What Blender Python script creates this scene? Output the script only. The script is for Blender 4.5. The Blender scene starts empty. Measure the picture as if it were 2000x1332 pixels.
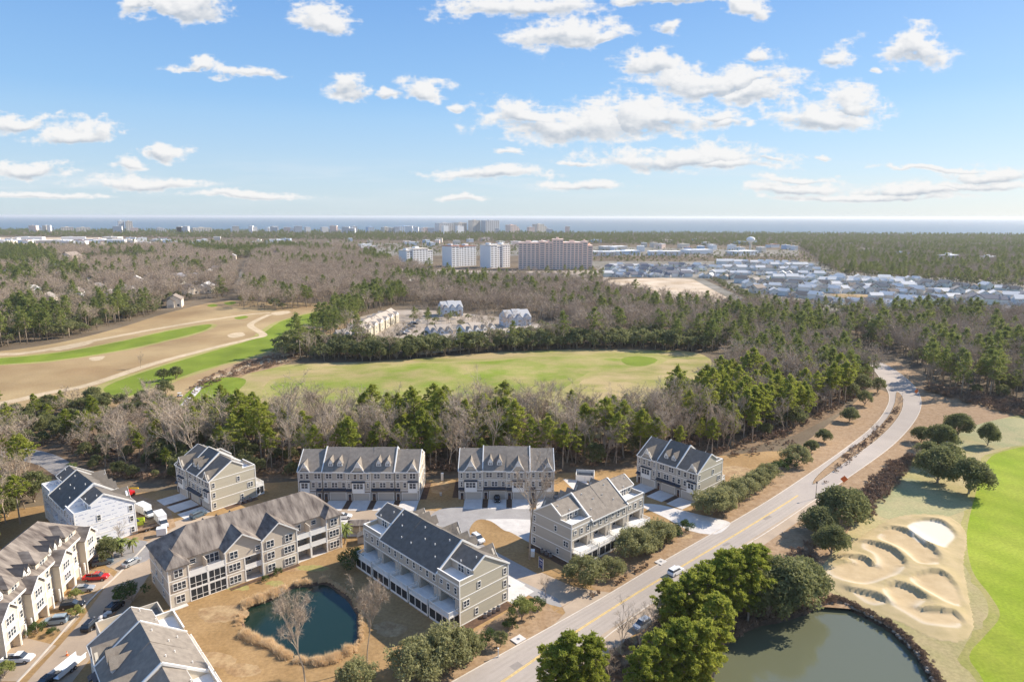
import bpy, math, random
import numpy as np
from mathutils import Vector, Matrix
from mathutils.geometry import tessellate_polygon

R = math.radians
rnd = random.Random(7)
scn = bpy.context.scene
col = scn.collection

# ---------------------------------------------------------------- camera, sky, sun, exposure
CAMH, FPX, PITCH = 85.0, 1300.0, R(10.588)
cam = bpy.data.objects.new('camera', bpy.data.cameras.new('camera'))
col.objects.link(cam)
cam.location = (0, 0, CAMH)
cam.rotation_euler = (math.pi/2 - PITCH, R(-0.12), 0)
cam.data.sensor_width = 36
cam.data.lens = FPX/2000*36
cam.data.clip_start = 1
cam.data.clip_end = 90000
scn.camera = cam

SUN_AZ, SUN_EL = R(27), R(34)
sun = bpy.data.objects.new('sun', bpy.data.lights.new('sun', 'SUN'))
col.objects.link(sun)
sdir = Vector((math.cos(SUN_EL)*math.cos(SUN_AZ), math.cos(SUN_EL)*math.sin(SUN_AZ), math.sin(SUN_EL)))
sun.rotation_euler = sdir.to_track_quat('Z', 'Y').to_euler()
sun.data.energy = 4.3
sun.data.angle = R(0.55)
sun.data.color = (1.0, 0.91, 0.78)

scn.view_settings.view_transform = 'Standard'
scn.view_settings.look = 'None'
scn.view_settings.exposure = 1.0
scn.view_settings.gamma = 1.0
scn.view_settings.use_curve_mapping = False
try:
    scn.cycles.max_bounces = 6
    scn.cycles.volume_bounces = 0
    scn.cycles.transparent_max_bounces = 4
except Exception:
    pass

# photograph survey: a pixel of the 2000 px wide photograph -> the point on level ground (or level z) it shows
CP, SP = math.cos(PITCH), math.sin(PITCH)
def gp(u, v, z=0.0):
    x = (u-1000)/FPX; y = (v-666)/FPX
    dy = CP - y*SP; dz = -SP - y*CP
    t = (CAMH-z)/-dz
    return (x*t, dy*t)
def px(X, Y, Z=0.0):
    zc = Y*CP - (Z-CAMH)*SP; yc = Y*SP + (Z-CAMH)*CP
    return (1000+FPX*X/zc, 666-FPX*yc/zc)

class NT:
    def __init__(s, tree): s.t = tree; s.n = tree.nodes; s.l = tree.links
    def new(s, typ, **kw):
        n = s.n.new(typ)
        for k, v in kw.items(): setattr(n, k, v)
        return n
    def link(s, a, b): s.l.new(a, b)
    def math(s, op, a, b=None, c=None, clamp=False):
        n = s.new('ShaderNodeMath', operation=op); n.use_clamp = clamp
        for i, q in enumerate((a, b, c)):
            if q is None: continue
            if hasattr(q, 'links'): s.link(q, n.inputs[i])
            else: n.inputs[i].default_value = q
        return n.outputs[0]
    def vmath(s, op, a, b=None):
        n = s.new('ShaderNodeVectorMath', operation=op)
        for i, q in enumerate((a, b)):
            if q is None: continue
            if hasattr(q, 'links'): s.link(q, n.inputs[i])
            else: n.inputs[i].default_value = q
        return n.outputs['Value'] if op in ('LENGTH', 'DOT_PRODUCT') else n.outputs[0]
    def noise(s, vec, scale, detail=4, rough=.55, lac=2.0):
        n = s.new('ShaderNodeTexNoise')
        n.inputs['Scale'].default_value = scale; n.inputs['Detail'].default_value = detail
        n.inputs['Roughness'].default_value = rough
        if vec is not None: s.link(vec, n.inputs['Vector'])
        return n
    def mapr(s, v, a, b, c=0., d=1., smooth=False):
        n = s.new('ShaderNodeMapRange')
        if smooth: n.interpolation_type = 'SMOOTHSTEP'
        s.link(v, n.inputs[0])
        for i, q in enumerate((a, b, c, d)): n.inputs[i+1].default_value = q
        return n.outputs[0]
    def mix(s, fac, a, b, mode='MIX'):
        n = s.new('ShaderNodeMix', data_type='RGBA', blend_type=mode)
        for sock, q in ((n.inputs[0], fac), (n.inputs[6], a), (n.inputs[7], b)):
            if hasattr(q, 'links'): s.link(q, sock)
            elif isinstance(q, (int, float)): sock.default_value = q
            else: sock.default_value = (q[0], q[1], q[2], 1)
        return n.outputs[2]

# ---- sky with the photograph's clouds, by direction
world = bpy.data.worlds.new('World'); scn.world = world; world.use_nodes = True
W = NT(world.node_tree); W.n.clear()
sky = W.new('ShaderNodeTexSky', sky_type='NISHITA', sun_disc=False)
sky.sun_elevation = SUN_EL; sky.sun_rotation = math.pi/2 - SUN_AZ
sky.altitude = 80; sky.air_density = 1.0; sky.dust_density = 0.6; sky.ozone_density = 1.6
tc = W.new('ShaderNodeTexCoord')
dvec = W.vmath('NORMALIZE', tc.outputs['Generated'])
sep = W.new('ShaderNodeSeparateXYZ'); W.link(dvec, sep.inputs[0])
sx, sy, sz = sep.outputs
ysafe = W.math('MAXIMUM', sy, 0.05)
pu = W.math('DIVIDE', sx, ysafe); pv = W.math('DIVIDE', sz, ysafe)
comb = W.new('ShaderNodeCombineXYZ'); W.link(pu, comb.inputs[0]); W.link(pv, comb.inputs[1])
P0 = comb.outputs[0]
CL = [(350,15,85,34),(285,5,30,16),(630,28,54,38),(390,134,60,13),(480,147,70,16),(30,238,60,24),(150,265,85,26),(320,302,50,17),
 (685,178,48,26),(835,186,44,24),(768,194,30,11),(1110,75,115,36),(1195,85,45,16),(1030,10,160,34),(1300,5,160,18),(1450,12,44,28),(1290,66,30,14),
 (1400,165,150,42),(1270,142,75,30),(1470,190,80,24),(1485,103,32,18),(1630,112,50,36),(1790,105,66,36),(1720,142,18,9),
 (1610,225,110,38),(1680,200,52,30),(1120,250,180,50),(1260,235,165,46),(1050,240,95,34),(1400,228,60,18),
 (1330,312,200,32),(1420,325,110,20),(960,345,140,18),(1130,365,100,14),(60,340,95,26),(250,333,36,18),(290,364,160,20),(490,382,130,15),
 (900,388,60,11),(1560,368,130,22),(1780,372,170,18),(1940,345,120,32),(1840,330,170,10),(1690,385,240,13),(1560,350,90,12),(1900,365,160,20),(80,385,160,10),
 (1000,304,30,7),(1500,312,30,8),(920,205,24,9),(1420,240,50,16),(1130,325,40,7),(1600,300,18,6)]
def tanpt(u, v):
    x = (u-1000)/FPX; y = (v-666)/FPX
    dy = CP - y*SP; dz = -SP - y*CP
    return (x/dy, dz/dy)
# turbulence for the clouds, worked out once on a grid of directions (tangent-plane coordinates), kept as opacity and shade
def value_noise(w, h, cx, cy, rs):
    g = rs.rand(int(cy)+3, int(cx)+3)
    x = np.linspace(0, cx, w); y = np.linspace(0, cy, h)
    xi = x.astype(int); yi = y.astype(int); fx = x-xi; fy = y-yi
    fx = fx*fx*(3-2*fx); fy = fy*fy*(3-2*fy)
    fx = fx[None, :]; fy = fy[:, None]
    a = g[np.ix_(yi, xi)]; b_ = g[np.ix_(yi, xi+1)]; c = g[np.ix_(yi+1, xi)]; d = g[np.ix_(yi+1, xi+1)]
    return (a*(1-fx)+b_*fx)*(1-fy)+(c*(1-fx)+d*fx)*fy
def fbm(w, h, cx, cy, oct_, rs, gain=.55, billow=False):
    t = np.zeros((h, w)); amp = 1.; tot = 0.
    for o_ in range(oct_):
        n = value_noise(w, h, cx*2**o_, cy*2**o_, rs)
        if billow: n = np.abs(2*n-1)
        t += n*amp; tot += amp; amp *= gain
    return t/tot
def smooth01(x, a, b):
    t = np.clip((x-a)/(b-a), 0, 1); return t*t*(3-2*t)
PU0, PU1, PV0, PV1 = -.92, .92, -.01, .47
CW, CH = 1840, 480
rs = np.random.RandomState(11)
U, V = np.meshgrid(np.linspace(PU0, PU1, CW), np.linspace(PV0, PV1, CH))
wx = (fbm(CW, CH, 26, 12, 5, rs)-.5); wy = (fbm(CW, CH, 26, 12, 5, rs)-.5)
bl = fbm(CW, CH, 58, 30, 5, rs, .68, True); fine = fbm(CW, CH, 110, 60, 4, rs, .7)
sc_ = np.clip(.25+V/.3, .3, 1.0)
Uw = U+wx*.085*sc_; Vw = V+wy*.06*sc_
F = np.full(U.shape, -3.); REL = np.zeros(U.shape)
for (cu, cv, ru, rv) in CL:
    ru *= 1.08 if cv < 320 else .95; rv *= 1.15 if cv < 320 else .85
    c = tanpt(cu, cv); e = tanpt(cu+ru, cv); f = tanpt(cu, cv-rv)
    dx = (Uw-c[0])/(e[0]-c[0]); dy = (Vw-c[1])/(f[1]-c[1])
    dyy = np.where(dy < 0, dy*1.5, dy)
    q = 1-np.sqrt(dx*dx+dyy*dyy)
    up_ = q > F
    REL = np.where(up_, dy, REL); F = np.maximum(F, q)
D = F*1.25+(.46-bl)*1.3+(fine-.5)*.75-.12
AL = smooth01(D, -.16, .62)**1.1
body = np.clip(D, 0, 1.2)
dxs, dys = 9, 8
shd = np.zeros_like(body); sh_ = np.roll(np.roll(body, -dxs, 1), -dys, 0)   # thickness towards the sun, up and right
shd = np.clip((sh_-body)*1.1, -.5, .8)
thick = smooth01(F, .05, .6)
SH = np.clip(thick*smooth01(-REL, -.25, .5)*.95+shd*.45*smooth01(D, .1, .6)+(bl-.3)*.22*thick+.06, 0, 1)
img = bpy.data.images.new('cloud_map', CW, CH, float_buffer=True, alpha=False, is_data=True)
buf = np.ones((CH, CW, 4), np.float32); buf[..., 0] = AL; buf[..., 1] = SH; buf[..., 2] = 0
img.pixels.foreach_set(buf.ravel()); img.update()
mapx = W.math('MULTIPLY', W.math('SUBTRACT', pu, PU0), 1/(PU1-PU0)); mapy = W.math('MULTIPLY', W.math('SUBTRACT', pv, PV0), 1/(PV1-PV0))
cm = W.new('ShaderNodeCombineXYZ'); W.link(mapx, cm.inputs[0]); W.link(mapy, cm.inputs[1])
ti = W.new('ShaderNodeTexImage', image=img, extension='EXTEND'); W.link(cm.outputs[0], ti.inputs[0])
sc2 = W.new('ShaderNodeSeparateColor'); W.link(ti.outputs[0], sc2.inputs[0])
inview = W.math('MULTIPLY', W.mapr(sy, .15, .3), W.mapr(pv, .40, .46, 1, 0))
inview = W.math('MULTIPLY', inview, W.mapr(W.math('ABSOLUTE', pu), .82, .91, 1, 0))
# elsewhere in the sky: the same fair-weather clouds from noise on a level layer
zs = W.math('MAXIMUM', sz, .03)
cc = W.new('ShaderNodeCombineXYZ'); W.link(W.math('DIVIDE', sx, zs), cc.inputs[0]); W.link(W.math('DIVIDE', sy, zs), cc.inputs[1])
n3 = W.noise(cc.outputs[0], .55, 4, .6)
alpha2 = W.mapr(n3.outputs[0], .54, .66, 0, .9, True)
mixd = W.new('ShaderNodeMix', data_type='FLOAT'); W.link(inview, mixd.inputs[0]); W.link(alpha2, mixd.inputs[2]); W.link(W.math('MULTIPLY', sc2.outputs[0], .95), mixd.inputs[3])
alpha = mixd.outputs[0]
ccol = W.mix(W.math('MULTIPLY', sc2.outputs[1], inview), (4.75, 4.7, 4.65), (2.7, 2.95, 3.3))
# soft veil low over the sea
n4 = W.noise(W.vmath('MULTIPLY', P0, (1.0, 9.0, 1.0)), 4.0, 3, .6)
veil = W.math('MULTIPLY', W.mapr(n4.outputs[0], .42, .72, 0, 1, True), W.mapr(W.math('ABSOLUTE', W.math('SUBTRACT', pv, .045)), 0, .05, .55, 0, True))
# the sky model pulled towards the clear pale winter blue of the day
upz = W.mapr(sz, 0.0, .38, 0, 1)
gr1 = W.mix(W.mapr(upz, 0, .42), (2.85, 3.55, 4.1), (1.5, 2.8, 4.5))
gr2 = W.mix(W.mapr(upz, .35, 1.0), gr1, (.50, 1.55, 3.9))
base = W.mix(.82, sky.outputs[0], gr2)
skyc = W.mix(W.math('MULTIPLY', veil, .7), base, (4.2, 4.4, 4.6))
skyc = W.mix(alpha, skyc, ccol)
bg = W.new('ShaderNodeBackground'); W.link(skyc, bg.inputs[0]); bg.inputs[1].default_value = 0.10
wo = W.new('ShaderNodeOutputWorld'); W.link(bg.outputs[0], wo.inputs[0])

# ---------------------------------------------------------------- helpers: tags, materials, meshes
def tag(o, label=None, cat=None, group=None, kind=None):
    if label: o['label'] = label
    if cat: o['category'] = cat
    if group: o['group'] = group
    if kind: o['kind'] = kind
    return o

MATS = {}
def mat(name, c, rough=.85, c2=None, scale=.5, detail=3, spec=.3, metal=0., bump=0., bscale=20., rndmix=0., trans=0., stretch=None, thr=(.35, .65), coord='OBJ', stripes=None):
    if name in MATS: return MATS[name]
    m = bpy.data.materials.new(name); m.use_nodes = True; T = NT(m.node_tree)
    b = T.n['Principled BSDF']
    b.inputs['Roughness'].default_value = rough; b.inputs['Metallic'].default_value = metal
    b.inputs['Specular IOR Level'].default_value = spec
    if coord == 'POS': vec = T.new('ShaderNodeNewGeometry').outputs['Position']
    else: vec = T.new('ShaderNodeTexCoord').outputs['Object']
    if stretch: vec = T.vmath('MULTIPLY', vec, stretch)
    if c2 is not None:
        n = T.noise(vec, scale, detail, .6)
        f = T.mapr(n.outputs[0], thr[0], thr[1])
        if rndmix:
            oi = T.new('ShaderNodeObjectInfo')
            f = T.math('ADD', T.math('MULTIPLY', f, 1-rndmix), T.math('MULTIPLY', oi.outputs['Random'], rndmix))
        cc_ = T.mix(f, c, c2)
        if coord == 'POS' and not trans and not rndmix:
            nf_ = T.noise(vec, 1.3, 5, .65); nl_ = T.noise(vec, .013, 3, .6)
            k_ = T.math('MULTIPLY', T.mapr(nf_.outputs[0], .3, .7, .95 if 'road' in name or 'asphalt' in name or 'pav' in name or 'concrete' in name else .78, 1.04 if 'road' in name or 'asphalt' in name or 'pav' in name or 'concrete' in name else 1.18), T.mapr(nl_.outputs[0], .35, .65, .86, 1.12))
            if stripes:
                ph_ = T.vmath('DOT_PRODUCT', T.new('ShaderNodeNewGeometry').outputs['Position'], (stripes[0], stripes[1], 0))
                wob = T.math('ADD', ph_, T.math('MULTIPLY', nl_.outputs[0], 9.0))
                k_ = T.math('MULTIPLY', k_, T.mapr(T.math('SINE', wob), -.8, .8, .955, 1.035, True))
            vm_ = T.new('ShaderNodeVectorMath', operation='SCALE'); T.link(cc_, vm_.inputs[0]); T.link(k_, vm_.inputs['Scale']); cc_ = vm_.outputs[0]
        T.link(cc_, b.inputs['Base Color'])
    else:
        cc_ = None
        b.inputs['Base Color'].default_value = (*c, 1)
    if bump:
        n = T.noise(vec, bscale, 4, .6); bp = T.new('ShaderNodeBump'); bp.inputs['Strength'].default_value = bump
        bp.inputs['Distance'].default_value = .1
        T.link(n.outputs[0], bp.inputs['Height']); T.link(bp.outputs[0], b.inputs['Normal'])
    if trans:
        tr = T.new('ShaderNodeBsdfTranslucent'); ms = T.new('ShaderNodeMixShader'); ms.inputs[0].default_value = trans
        if cc_ is not None: T.link(cc_, tr.inputs[0])
        else: tr.inputs[0].default_value = (*c, 1)
        out = T.n['Material Output']
        T.link(b.outputs[0], ms.inputs[1]); T.link(tr.outputs[0], ms.inputs[2]); T.link(ms.outputs[0], out.inputs[0])
    MATS[name] = m
    return m

class MB:
    def __init__(s): s.v = []; s.f = []; s.m = []; s.mats = []
    def mi(s, m):
        if m not in s.mats: s.mats.append(m)
        return s.mats.index(m)
    def add(s, vs, fs, m):
        b = len(s.v); s.v += [tuple(q) for q in vs]; k = s.mi(m)
        for f in fs: s.f.append([b+i for i in f]); s.m.append(k)
        return s
    def box(s, x0, x1, y0, y1, z0, z1, m):
        if x0 > x1: x0, x1 = x1, x0
        if y0 > y1: y0, y1 = y1, y0
        if z0 > z1: z0, z1 = z1, z0
        return s.add([(x0,y0,z0),(x1,y0,z0),(x1,y1,z0),(x0,y1,z0),(x0,y0,z1),(x1,y0,z1),(x1,y1,z1),(x0,y1,z1)],
              [(0,3,2,1),(4,5,6,7),(0,1,5,4),(1,2,6,5),(2,3,7,6),(3,0,4,7)], m)
    def bar(s, p, q, w, h, m):
        p, q = Vector(p), Vector(q); d = (q-p).normalized()
        up = Vector((0, 0, 1)) if abs(d.z) < .95 else Vector((0, 1, 0))
        a = d.cross(up).normalized()*w/2; b = a.cross(d).normalized()*h/2
        return s.add([p-a-b, p+a-b, p+a+b, p-a+b, q-a-b, q+a-b, q+a+b, q-a+b],
              [(3,2,1,0),(4,5,6,7),(0,1,5,4),(1,2,6,5),(2,3,7,6),(3,0,4,7)], m)
    def prx(s, x0, x1, prof, m):          # profile in (y,z), extruded along x; profile runs clockwise seen from +x
        n = len(prof)
        vs = [(x0, y, z) for y, z in prof]+[(x1, y, z) for y, z in prof]
        fs = [tuple(range(n)), tuple(range(2*n-1, n-1, -1))]+[((i+1)%n, i, n+i, n+(i+1)%n) for i in range(n)]
        return s.add(vs, fs, m)
    def pry(s, y0, y1, prof, m):
        n = len(prof)
        vs = [(x, y0, z) for x, z in prof]+[(x, y1, z) for x, z in prof]
        fs = [tuple(range(n)), tuple(range(2*n-1, n-1, -1))]+[((i+1)%n, i, n+i, n+(i+1)%n) for i in range(n)]
        return s.add(vs, fs, m)
    def slab(s, pts, t, m):               # a sheet of 3d points thickened downwards by t
        n = len(pts)
        vs = [tuple(p) for p in pts]+[(p[0], p[1], p[2]-t) for p in pts]
        fs = [tuple(range(n)), tuple(range(2*n-1, n-1, -1))]+[(i, n+i, n+(i+1)%n, (i+1)%n) for i in range(n)]
        return s.add(vs, fs, m)
    def tube(s, pts, rads, m, k=5):
        rings = []
        for i, p in enumerate(pts):
            p = Vector(p); d = Vector(pts[min(i+1, len(pts)-1)])-Vector(pts[max(i-1, 0)])
            d.normalize(); a = d.orthogonal().normalized(); b = d.cross(a)
            rings.append([p+(a*math.cos(6.2832*j/k)+b*math.sin(6.2832*j/k))*rads[i] for j in range(k)])
        vs = [q for r_ in rings for q in r_]
        fs = [(i*k+j, i*k+(j+1)%k, (i+1)*k+(j+1)%k, (i+1)*k+j) for i in range(len(pts)-1) for j in range(k)]
        fs += [tuple(range(k-1, -1, -1)), tuple(range((len(pts)-1)*k, len(pts)*k))]
        return s.add(vs, fs, m)
    def mesh(s, name, smooth=False, fix=False):
        me = bpy.data.meshes.new(name)
        me.from_pydata(s.v, [], s.f)
        for m in s.mats: me.materials.append(m)
        if len(s.mats) > 1: me.polygons.foreach_set('material_index', s.m)
        if fix:
            import bmesh
            bm = bmesh.new(); bm.from_mesh(me); bmesh.ops.recalc_face_normals(bm, faces=bm.faces); bm.to_mesh(me); bm.free()
        if smooth: me.polygons.foreach_set('use_smooth', [True]*len(me.polygons))
        return me
    def build(s, name, parent=None, smooth=False, fix=True):
        return link(name, s.mesh(name, smooth, fix), parent)

def link(name, me, parent=None, loc=(0, 0, 0), rz=0.):
    o = bpy.data.objects.new(name, me); col.objects.link(o)
    o.location = loc; o.rotation_euler = (0, 0, rz)
    if parent: o.parent = parent
    return o
def empty(name, loc, rz=0., label=None, cat=None, group=None):
    o = bpy.data.objects.new(name, None); col.objects.link(o); o.empty_display_size = .5
    o.location = loc if len(loc) == 3 else (*loc, 0); o.rotation_euler = (0, 0, rz)
    return tag(o, label, cat, group)
def copy_tree(o, parent=None, depth=0):
    c = o.copy(); col.objects.link(c)
    if parent: c.parent = parent
    if depth < 3:
        for ch in list(o.children): copy_tree(ch, c, depth+1)
    return c

# smooth closed outline through points
def smooth_poly(pts, k=5, closed=True):
    n = len(pts); out = []
    rng = n if closed else n-1
    for i in range(rng):
        g = lambda j: pts[j % n] if closed else pts[max(0, min(n-1, j))]
        p0, p1, p2, p3 = g(i-1), g(i), g(i+1), g(i+2)
        for q in range(k):
            t = q/k; t2 = t*t; t3 = t2*t
            out.append(tuple(.5*((2*p1[a])+(-p0[a]+p2[a])*t+(2*p0[a]-5*p1[a]+4*p2[a]-p3[a])*t2+(-p0[a]+3*p1[a]-3*p2[a]+p3[a])*t3) for a in (0, 1)))
    if not closed: out.append(tuple(pts[-1]))
    return out
def gpoly(pxs, smooth=True, k=4, jit=0.):
    p = [gp(*q) for q in pxs]
    if smooth: p = smooth_poly(p, k)
    if jit: p = [(a+rnd.uniform(-jit, jit), b+rnd.uniform(-jit, jit)) for a, b in p]
    return p
def sheet(name, outline, z, m, holes=(), kind='structure', label=None, parent=None, skirt=0.):
    loops = [[Vector((a, b, 0)) for a, b in outline]]+[[Vector((a, b, 0)) for a, b in h] for h in holes]
    tris = tessellate_polygon(loops)
    vs = [(q.x, q.y, z) for l in loops for q in l]
    fs = []
    for t in tris:
        a, b, c = [Vector(vs[i]) for i in t]
        fs.append(tuple(t) if (b-a).cross(c-a).z > 0 else tuple(reversed(t)))
    mb = MB(); mb.add(vs, fs, m)
    if skirt:
        n = len(outline)
        mb.add([(a, b, z) for a, b in outline]+[(a, b, z-skirt) for a, b in outline], [(i, n+i, n+(i+1)%n, (i+1)%n) for i in range(n)], m)
    o = mb.build(name, parent, fix=False)
    if not parent: tag(o, label, None, None, kind)
    return o
def strip(center, width):
    L, Rr = [], []
    for i, (a, b) in enumerate(center):
        p = center[max(0, i-1)]; q = center[min(len(center)-1, i+1)]
        dx, dy = q[0]-p[0], q[1]-p[1]; l = math.hypot(dx, dy) or 1
        w = width/2 if not callable(width) else width(i/(len(center)-1))/2
        L.append((a-dy/l*w, b+dx/l*w)); Rr.append((a+dy/l*w, b-dx/l*w))
    return L+Rr[::-1]
def inpoly(X, Y, poly):
    X = np.asarray(X, float); Y = np.asarray(Y, float); r = np.zeros(X.shape, bool)
    n = len(poly); j = n-1
    for i in range(n):
        xi, yi = poly[i]; xj, yj = poly[j]
        if yi != yj:
            r ^= ((yi > Y) != (yj > Y)) & (X < (xj-xi)*(Y-yi)/(yj-yi)+xi)
        j = i
    return r

# ---------------------------------------------------------------- materials
M_lawn = mat('dormant_lawn', (.385, .25, .12), .95, (.27, .165, .07), .09, 8, bump=.3, bscale=2, coord='POS', thr=(.3, .7), spec=.1)
M_land = mat('land', (.19, .145, .095), .95, (.12, .09, .06), .03, 8, coord='POS', spec=.1)
M_mulch = mat('pine_straw', (.37, .255, .155), .95, (.28, .18, .10), .5, 8, bump=.5, bscale=3, coord='POS', spec=.1)
M_floor = mat('forest_floor', (.24, .165, .10), .95, (.12, .08, .05), .25, 8, coord='POS', spec=.1)
M_asph = mat('road_asphalt', (.40, .34, .285), .85, (.365, .31, .262), .12, 8, coord='POS', spec=.2, bump=.1, bscale=8)
M_lane = mat('lane_paving', (.43, .33, .235), .85, (.35, .27, .195), .15, 8, coord='POS', spec=.2)
M_conc = mat('concrete', (.62, .58, .53), .8, (.52, .48, .44), .4, 6, coord='POS', spec=.2)
M_curb = mat('curb_concrete', (.60, .53, .44), .8, (.5, .44, .37), .6, 4, coord='POS', spec=.2)
M_yel = mat('yellow_line', (.72, .47, .10), .8, (.58, .40, .14), 1.2, 5, coord='POS')
M_wline = mat('white_line', (.7, .68, .64), .8)
M_rough = mat('dormant_rough', (.40, .29, .15), .95, (.30, .20, .10), .018, 9, coord='POS', spec=.1, thr=(.35, .62))
M_fair = mat('green_fairway', (.20, .25, .03), .95, (.15, .20, .022), .05, 8, coord='POS', spec=.1, stripes=(.3, .1))
M_mixg = mat('pale_fairway', (.42, .32, .155), .95, (.26, .25, .07), .03, 9, coord='POS', spec=.1, thr=(.4, .6), stretch=(1, 1.6, 1))
M_bright = mat('bright_fairway', (.19, .27, .012), .95, (.29, .33, .04), .035, 8, coord='POS', spec=.1, stripes=(.55, .28))
M_semi = mat('semi_rough', (.29, .28, .08), .95, (.36, .30, .12), .12, 8, coord='POS', spec=.1)
M_sand = mat('sand', (.52, .40, .26), .95, (.42, .31, .19), .15, 8, coord='POS', spec=.1)
M_pathm = mat('sandy_path', (.56, .44, .29), .95, (.46, .35, .22), .2, 6, coord='POS', spec=.1)
M_site = mat('graded_sand', (.58, .47, .35), .95, (.40, .29, .18), .03, 9, coord='POS', spec=.1, thr=(.4, .68))
M_farpave = mat('far_paving', (.26, .235, .20), .9, (.17, .15, .11), .02, 6, coord='POS', spec=.1)
M_white = mat('white_trim', (.82, .79, .73), .6)
M_deck = mat('deck_membrane', (.78, .76, .72), .7, (.70, .68, .64), .5, 3)
M_glass = mat('window_glass', (.045, .055, .07), .08, spec=.6)
M_screen = mat('porch_screen', (.035, .037, .04), .6, spec=.2)
M_black = mat('dark_metal_roof', (.028, .034, .048), .45, spec=.4)
M_door = mat('garage_door', (.50, .45, .38), .7)
M_entry = mat('entry_door', (.12, .07, .05), .6)
def roofmat(name, c, c2, streak=False):
    return mat(name, c, .95, c2, .9 if not streak else .8, 7, spec=.15, bump=.35, bscale=5, stretch=(1, .25, .25) if streak else None, thr=(.36, .66))
M_rgrey = roofmat('grey_shingle', (.27, .232, .19), (.20, .17, .14))
M_rdark = roofmat('charcoal_shingle', (.18, .158, .135), (.135, .118, .10))
M_rbrown = roofmat('brown_shingle', (.27, .228, .19), (.085, .068, .06), True)
SID = {'beige': mat('beige_siding', (.50, .45, .34), .8, (.46, .41, .31), .4, 3, stretch=(.3, .3, 6)),
       'grey': mat('grey_siding', (.50, .44, .36), .8, (.45, .395, .32), .4, 3, stretch=(.3, .3, 6)),
       'tan': mat('tan_siding', (.60, .51, .40), .8, (.55, .465, .36), .4, 3, stretch=(.3, .3, 6)),
       'cream': mat('cream_siding', (.63, .55, .43), .8, (.58, .51, .40), .4, 3, stretch=(.3, .3, 6)),
       'wrap': mat('house_wrap', (.74, .75, .77), .6, (.64, .66, .70), .9, 5, stretch=(.25, .25, 2.2)),
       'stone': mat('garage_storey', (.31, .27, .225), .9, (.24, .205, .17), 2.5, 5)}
wm_ = SID['wrap']; T = NT(wm_.node_tree); b_ = T.n['Principled BSDF']
ps = T.new('ShaderNodeTexCoord').outputs['Object']; sp_ = T.new('ShaderNodeSeparateXYZ'); T.link(ps, sp_.inputs[0])
row = T.math('LESS_THAN', T.math('FRACT', T.math('MULTIPLY', sp_.outputs[2], .95)), .26)
dash = T.noise(T.vmath('MULTIPLY', ps, (1.1, 1.1, 1.0)), 1.0, 2, .5)
T.link(T.mix(T.math('MULTIPLY', row, T.mapr(dash.outputs[0], .47, .53)), (.76, .76, .77), (.44, .47, .56)), b_.inputs['Base Color'])

# ---------------------------------------------------------------- ground
POND1 = [(614,1138),(572,1144),(531,1166),(489,1180),(473,1202),(479,1238),(505,1252),(533,1258),(558,1279),(591,1290),(637,1291),(665,1283),(700,1256),(706,1222),(700,1188),(672,1156),(643,1136)]
POND2 = [(1385,1332),(1400,1270),(1460,1220),(1540,1200),(1600,1180),(1640,1172),(1680,1190),(1740,1222),(1790,1268),(1832,1332),(1850,1420),(1760,1560),(1400,1560),(1370,1420)]
p1 = gpoly(POND1, k=4, jit=.15); p2 = gpoly(POND2, k=6, jit=.2)
# near land as one sheet with the two ponds cut out of it, the rest of the land round it to the shore
near = [(-420, -60), (420, -60), (420, 420), (-420, 420)]
sheet('ground', near, 0, M_land, (p1, p2))
g = MB()
for a, b, c, d in ((-9000, 9000, 420, 3250), (-9000, -420, -400, 420), (420, 9000, -400, 420), (-420, 420, -400, -60)):
    g.add([(a, c, 0), (b, c, 0), (b, d, 0), (a, d, 0)], [(0, 1, 2, 3)], M_land)
tag(g.build('far_ground', fix=False), kind='structure')

def watermat(name, c, rough, bs, bstr, sp=.5):
    m = mat(name, c, rough, spec=sp, bump=bstr, bscale=bs, coord='POS'); return m
M_w1 = watermat('teal_pond_water', (.010, .026, .018), .12, 2.0, .14, .35)
M_w2 = watermat('green_pond_water', (.12, .125, .075), .09, 1.6, .12, .7)
M_sea = watermat('sea_water', (.05, .095, .12), .35, .02, .3)
def pond(outline, m, depth, bankm, nm):
    cx = sum(a for a, b in outline)/len(outline); cy = sum(b for a, b in outline)/len(outline)
    inner = [(a+(cx-a)/math.hypot(cx-a, cy-b)*1.2, b+(cy-b)/math.hypot(cx-a, cy-b)*1.2) for a, b in outline]
    n = len(outline); mb = MB()
    mb.add([(a, b, 0) for a, b in outline]+[(a, b, -depth*1.6) for a, b in inner], [(i, (i+1)%n, n+(i+1)%n, n+i) for i in range(n)], bankm)
    tag(mb.build(nm+'_bank', fix=False), kind='structure')
    sheet(nm, outline, -depth, m)
M_bank = mat('muddy_bank', (.16, .10, .06), .95, (.07, .045, .03), 1.2, 6, coord='POS')
pond(p1, M_w1, .5, M_bank, 'pond')
pond(p2, M_w2, .8, M_bank, 'lake')
s_ = MB(); s_.add([(-60000, 3250, -.6), (60000, 3250, -.6), (60000, 70000, -.6), (-60000, 70000, -.6)], [(0, 1, 2, 3)], M_sea)
tag(s_.build('sea', fix=False), kind='structure')

L1, L2, L3, L4, L5 = .012, .024, .036, .048, .060
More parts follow.
